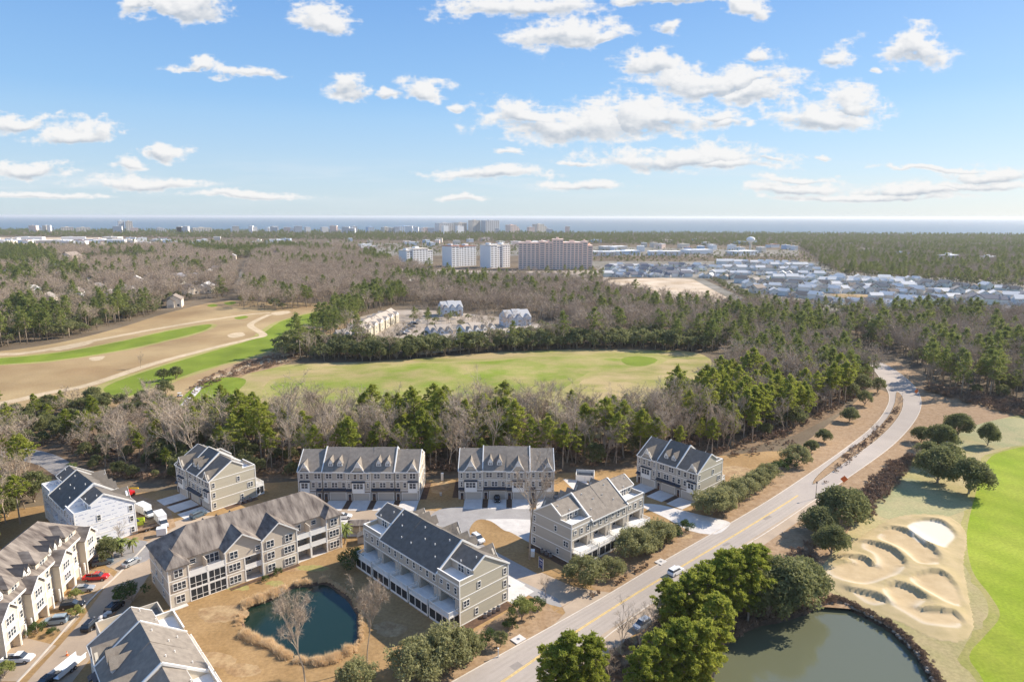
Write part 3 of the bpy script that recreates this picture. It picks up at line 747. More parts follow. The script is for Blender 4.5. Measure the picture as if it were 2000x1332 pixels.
            q.box(xa-.02, xa+.08, py0+.02, py1-.2, .12, .6, M_white); q.box(xb-.08, xb+.02, py0+.02, py1-.2, .12, .6, M_white); q.box(xa-.02, xa+.08, py0+1.2, py0+1.4, .6, 2.85, M_white); q.box(xb-.08, xb+.02, py0+1.2, py0+1.4, .6, 2.85, M_white)
            q.build('porch_frame', po)
            for j in range(npst-1):
                w_ = (xb-xa)/(npst-1); key = ('scr', round(w_, 2))
                if key not in _gd: g = MB(); g.box(.1, w_-.1, -.06, -.05, .55, 2.6, M_screen); _gd[key] = g.mesh('screen')
                link('screen', _gd[key], po, (xa+j*w_, py1, 0))
            g = MB(); g.box(xa+.02, xa+.04, py0+.03, py1-.2, .6, 2.85, M_screen); g.box(xb-.04, xb-.02, py0+.03, py1-.2, .6, 2.85, M_screen); g.build('side_screen', po)
            railing(po, xa, py1-.06, xb, py1-.06, 3.1); railing(po, xa, py0+.1, xa, py1-.1, 3.1); railing(po, xb, py0+.1, xb, py1-.1, 3.1)
    # ---- gable ends
    for side, xs, sg in ((0, 0., -1), (1, Wd, 1)):
        i = 0 if side == 0 else n-1; z = zr(i); f = fo(i)
        a, b_ = (xs+sg*.05, xs+sg*.01)
        slf = (z-ZE)/(YR-f); slr = (z-ZE)/(DEP-YR)
        zd = z-slr*(YD-YR)
        s = MB()
        prof = [(f, .25), (f, ZE), (YR, z), (YD, zd), (YD, 10.3), (DEP, 10.3), (DEP, .25)] if i in decks else [(f, .25), (f, ZE), (YR, z), (DEP, ZE), (DEP, .25)]
        s.prx(min(a, b_), max(a, b_), prof[::-1], em); s.build('end_wall', root)
        t = MB()
        for zb in (.05, 3.1, 6.15): t.box(xs+sg*.05, xs+sg*.1, f, DEP, zb, zb+.22, M_white)
        if not wrap: t.box(xs+sg*.05, xs+sg*.1, 0, DEP, ZE, ZE+.2, M_white)
        for yy in (f, DEP): t.box(xs+sg*.05, xs+sg*.11, yy-.12, yy+.12, 0, ZE if yy < 5 else 10.3, M_white)
        t.bar((xs+sg*.16, f-.4, ZE-.4*slf+.08), (xs+sg*.16, YR, z+.08), .22, .34, M_white)
        ye = YD+.3 if i in decks else DEP+.35
        t.bar((xs+sg*.16, YR, z+.08), (xs+sg*.16, ye, z-slr*(ye-YR)+.08), .22, .34, M_white)
        t.build('end_trim', root)
        for (yy, zz, nn) in ((1.0, 1.6, 1), (1.0, 4.7, 1), (1.0, 7.7, 1), (8.6, 7.6, 1), (9.4, 1.7, 1), (12.2, 4.7, 2)):
            window(root, .75*nn, 1.35, nn, xs+sg*.06, yy, zz, -math.pi/2 if side == 0 else math.pi/2)
    # ---- driveways, a slab per garage with planting strips between
    if drives:
        for i, k in enumerate(kinds):
            gx = .36 if k == 'L' else .62
            d = MB(); xc = (i+gx)*uw; d.box(xc-2.75, xc+2.75, -drive, -.4, .0, .07, M_conc); q = d.build('driveway', None)
            q.location = (*P, 0); q.rotation_euler = (0, 0, th); tag(q, kind='structure')
            if i:
                xa_ = (i-1+(.36 if kinds[i-1] == 'L' else .62))*uw+2.85; xb_ = xc-2.85
                if xb_-xa_ > .3:
                    d = MB(); d.box(xa_, xb_, -drive+1.0, -.5, 0, .05, M_bed); q = d.build('planting_bed', None); q.location = (*P, 0); q.rotation_euler = (0, 0, th); tag(q, kind='structure')
    return root

def bed(P, th, x0, x1, y0, y1):
    d = MB(); d.box(x0, x1, y0, y1, 0, .05, M_bed); q = d.build('planting_bed', None); q.location = (*P, 0); q.rotation_euler = (0, 0, th); tag(q, kind='structure')
def off(P, th, x, y): return (P[0]+x*math.cos(th)-y*math.sin(th), P[1]+x*math.sin(th)+y*math.cos(th))
ZB = R(134.3)
townhouse('grey row of five townhouses with two pairs of steep dormers below the wood', (-64.6, 190.6), 0, 'LDWDR', 'grey', M_rgrey, rear=False, uw=7.3)
townhouse('grey row of four townhouses, one pair of dormers, black car in a drive', (-16, 191.8), 0, 'WDWR', 'grey', M_rgrey, rear=False, uw=7.23)
thB = R(-41); PB = off((-87.7, 182.4), thB, -21.9, 0)
townhouse('three townhouses with a sunny yellow-beige gable end, left of the long five-unit row', PB, thB, 'WDR', 'grey', M_rdark, rear=True, endsid='beige')
thE = R(-47.5); PE = off((56.0, 189.3), thE, -21.9, 0)
townhouse('three dark-roofed townhouses with pale gable, farthest right of the rows by the road', PE, thE, 'WDR', 'grey', M_rdark, rear=True, endsid='beige')
thF = R(222.5); PF = off((14.9, 152.8), thF, -29.2, -14.0)
townhouse('four grey townhouses seen from behind, two white roof decks, by the road verge', PF, thF, 'RWDL', 'grey', M_rgrey, endsid='grey')
thG = ZB; PG = off((-10.8, 126.9), thG, 0, -14.0)
townhouse('five beige townhouses with charcoal roof and screened porches facing the dark pond', PG, thG, 'RDWDL', 'grey', M_rdark, endsid='beige', uw=7.34)
thJ = R(-49); PJ = off((-65.2, 116.7), thJ, 0, -14.0)
townhouse('townhouse row cut off by the lower edge, roofs and white decks seen from above', PJ, thJ, 'RDWDL', 'cream', M_rgrey, endsid='cream', drives=False, decks=(0, 3))
thA = R(138); PA = off((-111.3, 158.3), thA, 0, -14.0)
townhouse('unfinished townhouse row still in white house wrap, beside the construction yard', PA, thA, 'RDDL', 'wrap', M_rdark, wrap=True, drives=False, stonem=SID['wrap'])

# an open-ended wall and low roof close the far end of the lower left row
q = MB(); q.box(-6.5, -.3, DEP-6, DEP-1.5, 8.2, 8.5, M_rgrey); q.box(-6.5, -6.3, 2, DEP-1.5, 0, 9.6, SID['cream']); q.box(-6.5, -.2, DEP-1.5, DEP-1.3, 0, 9.6, SID['cream']); q.box(-6.3, -.2, 2, 2.2, 0, 9.6, SID['tan'])
jw = q.build('annex_wall', None); jw.location = (*PJ, 0); jw.rotation_euler.z = thJ; tag(jw, 'low walled annex at the upper end of the lower left townhouse row', 'annex')
bed(PG, thG, -2.4, -.15, .5, 13.5); bed(PF, thF, 29.4, 31.6, .5, 13.5); bed(PB, thB, 22.1, 24.2, 3.5, 13.5); bed(PE, thE, 22.1, 24.0, .5, 13.5); bed((-64.6, 190.6), 0, 36.7, 38.6, .5, 13.5); bed((-16, 191.8), 0, -2.2, -.2, .5, 13.5)
# ---------------------------------------------------------------- the two older condominium buildings with hipped brown roofs
def hip(mb, x0, x1, y0, y1, ze, zr_, rx0, rx1, ry, m, t=-.22):
    mb.slab([(x0, y0, ze), (x1, y0, ze), (rx1, ry, zr_), (rx0, ry, zr_)], t, m)
    mb.slab([(x1, y1, ze), (x0, y1, ze), (rx0, ry, zr_), (rx1, ry, zr_)], t, m)
    mb.slab([(x0, y1, ze), (x0, y0, ze), (rx0, ry, zr_)], t, m)
    mb.slab([(x1, y0, ze), (x1, y1, ze), (rx1, ry, zr_)], t, m)
def hipf(mb, x0, x1, y0, yb, ze, zt, m, t=-.2):     # hip facing the front, ridge running back
    xc = (x0+x1)/2; yr = y0+(x1-x0)/2
    mb.slab([(x0, y0, ze), (x1, y0, ze), (xc, yr, zt)], t, m)
    mb.slab([(x0, yb, ze), (x0, y0, ze), (xc, yr, zt), (xc, yb, zt)], t, m)
    mb.slab([(x1, y0, ze), (x1, yb, ze), (xc, yb, zt), (xc, yr, zt)], t, m)
def gabf(mb, x0, x1, xc, y0, yb, ze, zt, m, t=-.2):
    k = (zt-ze)/(xc-x0); k2 = (zt-ze)/(x1-xc); o_ = .4
    mb.slab([(x0-o_, y0, ze-o_*k), (xc, y0, zt), (xc, yb, zt), (x0-o_, yb, ze-o_*k)], t, m)
    mb.slab([(xc, y0, zt), (x1+o_, y0, ze-o_*k2), (x1+o_, yb, ze-o_*k2), (xc, yb, zt)], t, m)
thH = R(42.3); PH = (-74.9, 133.3); Hh = empty('condominium_building', PH, thH, 'long beige three-storey condominium building with streaked brown hip roof above the pond', 'apartment building')
SB = SID['tan']; TB = M_white
w = MB()
LH = 41.4
w.box(0, 4.2, 0, 15, 0, 9.2, SB); w.box(37.4, LH, 0, 15, 0, 9.2, SB)
w.box(4.2, 12.2, 3.0, 15, 0, 9.2, SB); w.box(29.3, 37.4, 3.0, 15, 0, 9.2, SB)
w.box(12.2, 16.4, 0, 15, 0, 9.2, SB); w.box(16.4, 20.6, 2.6, 15, 0, 6.1, SB); w.box(16.4, 20.6, 0, 15, 6.1, 9.2, SB)
w.box(20.6, 29.3, -.3, 15, 0, 9.2, SB)
w.box(8.1, 8.3, .1, 3, 0, 8.6, SB); w.box(32.9, 33.1, .1, 3, 0, 8.6, SB)
w.build('wall', Hh)
w = MB(); w.pry(0.0, .4, [(12.2, 9.2), (20.6, 9.2), (16.2, 12.2)], SB); w.pry(-.3, .1, [(20.6, 9.2), (29.3, 9.2), (24.8, 12.3)], SB); w.build('gable_wall', Hh)
r = MB(); hip(r, -.5, LH+.5, 2.4, 15.5, 9.15, 14.2, 7, 35.5, 8.9, M_rbrown); r.build('roof', Hh)
r = MB(); hipf(r, -.5, 4.7, -.5, 6.0, 9.18, 11.1, M_rbrown); r.build('hip_roof', Hh)
r = MB(); hipf(r, 36.9, LH+.5, -.5, 6.0, 9.18, 10.9, M_rbrown); r.build('hip_roof', Hh)
r = MB(); gabf(r, 12.2, 20.6, 16.2, -.5, 7.2, 9.25, 12.35, M_rbrown); r.build('cross_roof', Hh)
r = MB(); gabf(r, 20.6, 29.3, 24.8, -.8, 7.2, 9.3, 12.5, M_rbrown); r.build('cross_roof', Hh)
t = MB()
for x0, x1, y in ((0, 4.2, 0), (12.2, 20.6, 0), (20.6, 29.3, -.3), (37.4, LH, 0)):
    t.box(x0, x1, y-.05, y-.002, 6.05, 6.25, TB); t.box(x0, x1, y-.05, y-.002, 3.0, 3.2, TB)
    for xx in (x0, x1): t.box(xx-.1, xx+.1, y-.08, y-.004, 0, 9.2, TB)
for z in (3.0, 6.05): t.box(-.05, -.002, 0, 15, z, z+.2, TB)
for xc, x0, x1, y, zt in ((16.2, 12.2, 20.6, -.5, 12.3), (24.8, 20.6, 29.3, -.8, 12.45)):
    t.bar((x0-.4, y-.04, 8.95), (xc, y-.04, zt), .08, .3, TB); t.bar((xc, y-.04, zt), (x1+.4, y-.04, 8.95), .08, .3, TB)
t.build('trim', Hh)
lo = MB(); lo.box(20.7, 29.2, -.34, -.3, .2, 3.0, SID['cream']); lo.box(.1, 4.1, -.04, -.002, .2, 3.0, SID['cream']); lo.build('lower_siding', Hh)
for s_, y, lst in ((2.1, 0, ((1.6, 2), (4.7, 3), (7.7, 2))), (14.1, 0, ((1.6, 3), (4.7, 3), (7.7, 2))), (22.6, -.34, ((1.6, 2), (4.7, 2), (7.7, 2))), (27.2, -.34, ((1.6, 3), (4.7, 3), (7.7, 2))), (39.4, 0, ((1.6, 3), (4.7, 3), (7.7, 2)))):
    for z, nn in lst: window(Hh, .85*nn, 1.6, nn, s_, y-.05, z)
window(Hh, 1.1, 1.0, 1, 19.7, -.05, 7.6); window(Hh, 1.2, 1.0, 1, 6.0, 2.98, 7.9); window(Hh, 1.2, 1.0, 1, 35.3, 2.98, 7.9); window(Hh, 1.7, 1.6, 2, 30.9, 2.98, 7.6)
window(Hh, 3.0, 2.0, 3, 10.2, 2.98, 7.3, name='sliding_door')
for x0, x1, z, scr in ((4.2, 8.1, 3.15, 1), (8.3, 12.1, 3.15, 1), (4.2, 8.1, .1, 1), (8.3, 12.1, .1, 1), (4.2, 8.1, 6.2, 0), (8.3, 12.1, 6.2, 0),
                       (29.4, 32.9, 3.15, 0), (33.1, 37.3, 3.15, 0), (29.4, 32.9, 6.2, 0), (33.1, 37.3, 6.2, 0), (29.4, 32.9, .1, 2), (33.1, 37.3, .1, 2), (16.5, 20.5, 3.15, 0), (16.5, 20.5, .1, 2)):
    b = MB(); yb = 3.0 if x0 < 16 or x0 > 25 else 2.6
    b.box(x0, x1, .02, yb-.02, z-.25 if z > 1 else 0, z, M_deck if z > 5 else M_conc)
    bo = b.build('balcony_floor', Hh)
    f = MB(); f.box(x0, x1, -.04, .02, z-.3 if z > 1 else 0, z+.02, TB)
    for xx in (x0, x1): f.box(xx-.12, xx+.12, -.06, .1, z, z+(2.85 if z < 6 else 1.1), TB)
    if scr == 1:
        n_ = 3
        for j in range(1, n_): f.box(x0+(x1-x0)*j/n_-.06, x0+(x1-x0)*j/n_+.06, -.03, .05, z, z+2.8, TB)
        f.box(x0, x1, -.03, .05, z+2.6, z+2.85, TB); f.box(x0, x1, -.02, .04, z+.85, z+.95, TB)
    elif scr == 0: f.box(x0, x1, -.03, .03, z+.98, z+1.06, TB); f.box(x0, x1, -.02, .02, z, z+1.0, TB) if z > 5 or x0 > 16 else None
    f.build('balcony_frame', bo)
    if scr == 1:
        g = MB(); g.box(x0+.12, x1-.12, .0, .01, z, z+2.7, M_screen); g.build('screen', bo)
    if z < 6 and scr != 1: window(bo, 1.7, 1.4, 2, (x0+x1)/2-.6, yb-.02, z+1.6)
for y_, z_ in ((4.5, 1.6), (4.5, 4.7), (9.5, 4.7), (4.5, 7.7), (9.5, 7.7), (12.5, 1.6)): window(Hh, .9, 1.4, 1, -.05, y_, z_, -math.pi/2)
for s_ in (11.8, 15.0, 18.2): dormer(Hh, s_, 12.9, 10.6, M_rbrown).rotation_euler = (0, 0, math.pi)
a = MB(); a.box(-.3, 3.2, -1.4, -.1, 0, .1, M_conc); a.build('patio', Hh)

thI = R(97.7); PI_ = (-99.3, 114.0); WI = 39.
bed(PH, thH, 12.4, 29.2, -1.6, -.4)
Ih = empty('condominium_building', PI_, thI, 'cream condominium building with brown dormered roof at the left edge behind parked cars', 'apartment building')
CR = SID['cream']
w = MB(); w.box(0, WI, 0, 14, 0, 9.2, CR)
BLK = [(1.5, 6.5), (11.5, 16.5), (22.5, 28.0), (34.0, 39.3)]
for x0, x1 in BLK: w.box(x0, x1, -1.6, -.002, 3.0, 8.6, CR); w.box(x0, x0+.35, -1.6, -.002, 0, 3.0, SID['tan']); w.box(x1-.35, x1, -1.6, -.002, 0, 3.0, SID['tan'])
w.build('wall', Ih)
r = MB(); hip(r, -.5, WI+.5, -.5, 14.5, 9.15, 14.6, 7, WI-6.5, 7.2, M_rbrown); r.build('roof', Ih)
for x0, x1 in BLK:
    xc = (x0+x1)/2; g = MB(); g.pry(-1.6, -1.2, [(x0, 8.6), (x1, 8.6), (xc, 10.6)], CR); g.build('gable_wall', Ih)
    r = MB(); gabf(r, x0, x1, xc, -2.0, 2.0, 8.65, 10.7, M_rbrown); r.build('gable_roof', Ih)
    t = MB(); t.bar((x0-.4, -2.04, 8.3), (xc, -2.04, 10.75), .08, .28, TB); t.bar((xc, -2.04, 10.75), (x1+.4, -2.04, 8.3), .08, .28, TB); t.box(x0, x1, -1.66, -1.6, 2.95, 3.2, TB); t.box(x0, x1, -1.66, -1.6, 5.8, 6.0, TB)
    for xx in (x0, x1): t.box(xx-.1, xx+.1, -1.68, -1.602, 0, 8.6, TB)
    t.build('barge_board', Ih)
    for z in (4.5, 7.2): window(Ih, 2.4, 1.5, 3, xc, -1.62, z)
# hipped upper dormers with third-storey windows
for x0, x1 in ((8.2, 12.0), (18.0, 22.6), (30.2, 35.0)):
    g = MB(); g.box(x0, x1, .6, 5, 9.2, 11.4, CR); go_ = g.build('hip_dormer', Ih)
    r = MB(); hipf(r, x0-.4, x1+.4, .2, 7.0, 11.35, 13.2, M_rbrown); r.build('dormer_roof', go_)
    window(go_, 1.7, 1.3, 2, (x0+x1)/2, .58, 10.4)
for x in (6.3, 14.4, 15.9, 24.2, 26.4, 28.6): dormer(Ih, x, .9, 10.3, M_rbrown)
for x in (8.5, 10.2, 18.2, 20.6, 29.6, 32.2):
    for z in (4.7, 7.6): window(Ih, .9, 1.5, 1, x, -.01, z)
for x in (9, 19.5, 31): garage_door(Ih, 4.2, x, -.02, m=None)
for x in (7.2, 17.2, 28.9): entry(Ih, x, -.02)
t = MB(); t.box(0, WI, -.06, -.01, 2.95, 3.3, TB); t.box(0, WI, -.06, -.01, 6.0, 6.2, TB); t.box(0, WI, -.6, -.5, 8.9, 9.3, TB); t.build('trim', Ih)
for x in (7.0, 9.0, 11.2, 17.0, 19.4, 22.2, 29.0, 31.4, 33.6):
    t = MB(); t.box(x-.16, x+.16, -1.3, -1.0, 0, 3.0, TB); t.build('post', Ih)
for y_ in (3, 7, 11):
    for z_ in (1.6, 4.7, 7.7): window(Ih, .9, 1.4, 1, WI+.01, y_, z_, math.pi/2)
# ---------------------------------------------------------------- foliage materials
def leafmat(name, c, c2, sc=.25, tr=.25, rm=.45):
    return mat(name, c, .75, c2, sc, 3, spec=.25, trans=tr, rndmix=rm, coord='POS', thr=(.3, .7))
M_pine = leafmat('pine_needles', (.21, .25, .035), (.42, .43, .075), .4, .5)
M_pine2 = leafmat('far_pine_needles', (.15, .19, .045), (.27, .29, .075), .1, .4)
M_oak = leafmat('evergreen_leaves', (.14, .155, .055), (.29, .29, .125), .4, .42)
M_shr = leafmat('wax_myrtle_leaves', (.23, .23, .09), (.38, .36, .17), .8, .42)
M_bush = leafmat('bush_leaves', (.05, .085, .02), (.09, .13, .03), .6)
M_ybush = leafmat('yellow_green_leaves', (.22, .25, .06), (.30, .30, .09), .6)
M_palm = leafmat('palm_fronds', (.16, .20, .05), (.28, .29, .08), .6)
M_twig = mat('bare_twigs', (.36, .285, .21), .9, (.52, .42, .32), .3, 3, rndmix=.8, coord='POS', spec=.1)
M_twigr = mat('ruddy_twigs', (.33, .25, .185), .9, (.48, .39, .30), .04, 3, rndmix=.6, coord='POS', spec=.1, thr=(.3, .7))
M_bark = mat('bark', (.26, .20, .145), .95, (.44, .36, .27), .8, 5, rndmix=.3, coord='POS', spec=.1)
M_reed = mat('dry_reeds', (.72, .54, .32), .9, (.82, .66, .44), .5, 4, coord='POS', spec=.1, trans=.4)
M_brush = mat('dry_brush', (.22, .14, .09), .9, (.34, .23, .15), .5, 4, coord='POS', spec=.1)
M_redl = leafmat('red_leaves', (.24, .05, .04), (.32, .09, .06), .6)

def npmesh(name, verts, nper, m, extra=None):
    """verts: (N*nper,3) array of separate faces"""
    me = bpy.data.meshes.new(name); nv = len(verts); nf = nv//nper
    ex_v, ex_f = ([], []) if extra is None else (extra.v, extra.f)
    allv = np.concatenate([verts, np.array(ex_v, float).reshape(-1, 3)]) if len(ex_v) else verts
    me.vertices.add(len(allv)); me.vertices.foreach_set('co', allv.astype(np.float32).ravel())
    loops = list(range(nv)); starts = list(range(0, nv, nper)); tot = [nper]*nf
    for f in ex_f: starts.append(len(loops)); tot.append(len(f)); loops += [nv+i for i in f]
    me.loops.add(len(loops)); me.loops.foreach_set('vertex_index', loops)
    me.polygons.add(len(starts)); me.polygons.foreach_set('loop_start', starts); me.polygons.foreach_set('loop_total', tot)
    me.materials.append(m)
    if ex_f:
        mi = [0]*nf
        for q in extra.mats: me.materials.append(q)
        mi += [1+k for k in extra.m]
        me.polygons.foreach_set('material_index', mi)
    me.update(calc_edges=True)
    return me
def leaves(C, size, rg, asp=.55, upbias=0.):
    n = len(C)
    a = rg.normal(size=(n, 3)); a[:, 2] *= (1-upbias); a /= np.linalg.norm(a, axis=1)[:, None]
    b = rg.normal(size=(n, 3)); b = np.cross(a, b); b /= np.linalg.norm(b, axis=1)[:, None]
    s = size*rg.uniform(.6, 1.4, size=(n, 1))
    v = np.stack([C-a*s*.5-b*s*asp*.5, C+a*s*.6, C-a*s*.4+b*s*asp*.6], 1)
    return v.reshape(-1, 3)
def pine_geo(H, seed, dens=60, nb=46, ls=.42, lay=.9, rr=1.0, zc=.45):
    rg = np.random.RandomState(seed); C = []
    tr = MB(); bend = rg.uniform(-.4, .4, 2)
    top = lambda z: np.array([bend[0]*(z/H)**2, bend[1]*(z/H)**2, z])
    zs = [0, H*.3, H*.6, H*.97]; tr.tube([top(z) for z in zs], [H*.016, H*.012, H*.009, .04], M_bark, 6)
    z0 = H*(zc+rg.uniform(-.04, .05))
    for i in range(nb):
        t = (i+rg.uniform(0, 1))/nb; z = z0+(H-z0)*t
        prof = (math.sin(math.pi*min(1, (.18+t*.86)))**.7*(1-.25*t)) if zc > .3 else (min(1., .55+t*1.6)*math.sqrt(max(.05, 1-(max(0, t-.35)/.68)**2.2)))
        L = H*.20*rr*prof*rg.uniform(.45, 1.25); a = i*2.4+rg.uniform(-.4, .4)
        p0 = top(z*.98); d = np.array([math.cos(a), math.sin(a), rg.uniform(-.1, .35)]); e = p0+d*L
        tr.tube([p0, p0+d*L*.55, e], [.09, .06, .03], M_bark, 3)
        for q, w in ((e, 1.), (p0+d*L*.72+rg.normal(size=3)*.3, .8), (p0+d*L*.42+rg.normal(size=3)*.3, .5)):
            n = int(dens*w*rg.uniform(.5, 1.3)); r = lay*(.55+.6*rg.rand())*(.6+.4*w)
            X = rg.normal(size=(n, 3)); X /= np.linalg.norm(X, axis=1)[:, None]; X *= (rg.rand(n, 1)**.5)*rg.uniform(.7, 1.35, (n, 1))
            C.append(q+X*np.array([r, r, r*.42])+np.array([0, 0, .25]))
    n = int(dens*1.2); X = rg.normal(size=(n, 3))*.45; C.append(top(H)+X*np.array([.9, .9, 1.2])-np.array([0, 0, .5]))
    return leaves(np.concatenate(C), ls, rg, .34), tr
def oak_geo(H, Rr, seed, nl=26, dens=90, ls=.42, trunk=.22, flat=.8):
    rg = np.random.RandomState(seed); C = []; tr = MB()
    hb = H*trunk; tr.tube([(0, 0, 0), (.1, 0, hb), (.2, .1, H*.6)], [H*.03, H*.024, H*.012], M_bark, 6)
    for i in range(nl):
        X = rg.normal(size=3); X /= np.linalg.norm(X); X[2] = abs(X[2])*1.1-.35
        q_ = rg.uniform(.5, .98); c = np.array([X[0]*Rr*q_, X[1]*Rr*q_, hb+(H-hb)*(.45+.42*X[2])])*1.0
        if i < 7: tr.tube([(0, 0, hb*.9), tuple(c*.55+np.array([0, 0, hb*.45])), tuple(c)], [H*.014, H*.01, .04], M_bark, 4)
        r = Rr*rg.uniform(.16, .38); n = int(dens*rg.uniform(.8, 1.2))
        Y = rg.normal(size=(n, 3)); Y /= np.linalg.norm(Y, axis=1)[:, None]; Y *= rg.rand(n, 1)**.3
        C.append(c+Y*np.array([r, r, r*flat]))
    return leaves(np.concatenate(C), ls, rg, .6), tr
def bare_geo(H, seed, tw=.055, ntw=5, spread=1., depth=4, sliv=True):
    rg = np.random.RandomState(seed); tr = MB(); TW = []
    def br(p, d, L, r, lv):
        n = 3; pts = [p]; q = p.copy(); dd = d.copy()
        for i in range(n):
            dd = dd+rg.normal(size=3)*.12+np.array([0, 0, .06]); dd /= np.linalg.norm(dd); q = q+dd*L/n; pts.append(q.copy())
        rads = [r*(1-.6*i/n) for i in range(n+1)]
        tr.tube(pts, rads, M_bark if lv == 0 else M_twig, 5 if lv == 0 else 3)
        if lv >= depth-1:
            for i in range(ntw):
                t = rg.uniform(.1, 1); b = pts[0]+(pts[-1]-pts[0])*t
                e = dd*.5+rg.normal(size=3)*.55+np.array([0, 0, .25]); e /= np.linalg.norm(e); l = rg.uniform(.6, 1.5)*H/16
                s = np.cross(e, rg.normal(size=3)); s /= np.linalg.norm(s)
                TW.append(np.stack([b-s*tw*.5, b+s*tw*.5, b+e*l]))
                for k in range(2):
                    b2 = b+e*l*rg.uniform(.3, .8); e2 = e+rg.normal(size=3)*.5; e2 /= np.linalg.norm(e2)
                    TW.append(np.stack([b2-s*tw*.4, b2+s*tw*.4, b2+e2*l*.6]))
            return
        k = (8 if lv == 0 else 4 if lv == 1 else 3)
        for i in range(k):
            t = rg.uniform(.42, 1) if lv == 0 else rg.uniform(.3, 1)
            j = min(n-1, int(t*n)); b = pts[j]+(pts[j+1]-pts[j])*(t*n-j)
            a = rg.uniform(0, 6.28); side = np.array([math.cos(a), math.sin(a), 0.])
            e = dd*(.85 if lv == 0 else .7)+side*rg.uniform(.45, .9)*spread; e /= np.linalg.norm(e)
            br(b, e, L*rg.uniform(.38, .6), r*(.45 if lv == 0 else .55), lv+1)
    br(np.zeros(3), np.array([0, 0, 1.]), H*.72, H*.013, 0)
    return np.concatenate(TW), tr

def proto(kind, geo, lm, crown_name, split):
    """returns (leaf mesh, wood mesh) for things with parts, or one mesh of both"""
    L, tr = geo
    if split: return (npmesh(crown_name, L, 3, lm), tr.mesh('trunk', fix=False))
    return npmesh(kind, L, 3, lm, tr)

# near prototypes, with trunk and crown as parts
PR = {
 'pine_hi': [proto('pine_tree', pine_geo(19, 40+i, 95, 84, .66, .82, 1.0, .2), M_pine, 'crown', 1) for i in range(3)],
 'pine': [proto('pine_tree', pine_geo(17+i, 10+i, 30, 44, .80, .85, 1.1, (.42, .5, .36, .46, .55)[i]), M_pine, 'crown', 1) for i in range(5)],
 'bare': [proto('bare_tree', bare_geo(17+i % 3, 20+i, .06, 6, .68), M_twig, 'crown', 1) for i in range(6)],
 'bare_hi': [proto('bare_tree', bare_geo(17, 60+i, .055, 7, .62, 5), M_twig, 'crown', 1) for i in range(2)],
 'oak': [proto('evergreen_oak', oak_geo(11, 4.8, 30+i, 44, 60, .62, .06, .9), M_oak, 'crown', 1) for i in range(4)],
 'oak_hi': [proto('evergreen_oak', oak_geo(12, 5.8, 70+i, 80, 120, .56, .04, .8), M_oak, 'crown', 1) for i in range(3)],
 'shrub': [proto('shrub', oak_geo(5.2, 3.4, 80+i, 44, 130, .30, .03, .9), M_shr, 'foliage', 1) for i in range(3)],
 'bush': [proto('shrub', oak_geo(2.6, 2.0, 90+i, 12, 130, .2, .04, .9), M_bush, 'foliage', 1) for i in range(2)],
 'ybush': [proto('shrub', oak_geo(4.5, 2.7, 95+i, 20, 210, .24, .1, .9), M_ybush, 'foliage', 1) for i in range(2)],
}
FAR = {
 'pine': [proto('pine_tree', pine_geo(18, 110+i, 9, 30, 1.15, 1.3, .95), M_pine2, '', 0) for i in range(4)],
 'bare': [proto('bare_tree', bare_geo(16, 120+i, .10, 4, 1.0, 4), M_twigr, '', 0) for i in range(5)],
 'oak': [proto('evergreen_oak', oak_geo(11, 5.6, 130+i, 18, 26, 1.05), M_oak, '', 0) for i in range(3)],
 'under': [proto('shrub', oak_geo(3.2, 2.6, 140+i, 9, 14, .75, .05), MATS['dry_brush'], '', 0) for i in range(3)],
}
KN = {'pine': ('pine_tree', 'pine tree'), 'bare': ('bare_tree', 'bare tree'), 'oak': ('evergreen_tree', 'evergreen tree'), 'shrub': ('shrub', 'shrub'), 'bush': ('shrub', 'shrub'), 'ybush': ('shrub', 'shrub')}
def tree(kind, loc, s, label, group=None, hi=False, seed=None, sz=None, name=None, cat=None, m=None):
    key = kind+'_hi' if hi else kind
    k = rnd.randrange(len(PR[key])) if seed is None else seed % len(PR[key])
    a, b = PR[key][k]; nm, ct = KN[kind]
    o = empty(name or nm, (loc[0], loc[1], 0), rnd.uniform(0, 6.28), label, cat or ct, group)
    o.scale = (s, s, sz or s)
    link('trunk' if kind in ('pine', 'bare', 'oak') else 'stem', b, o)
    link('crown' if kind in ('pine', 'bare', 'oak') else 'foliage', a, o)
    return o

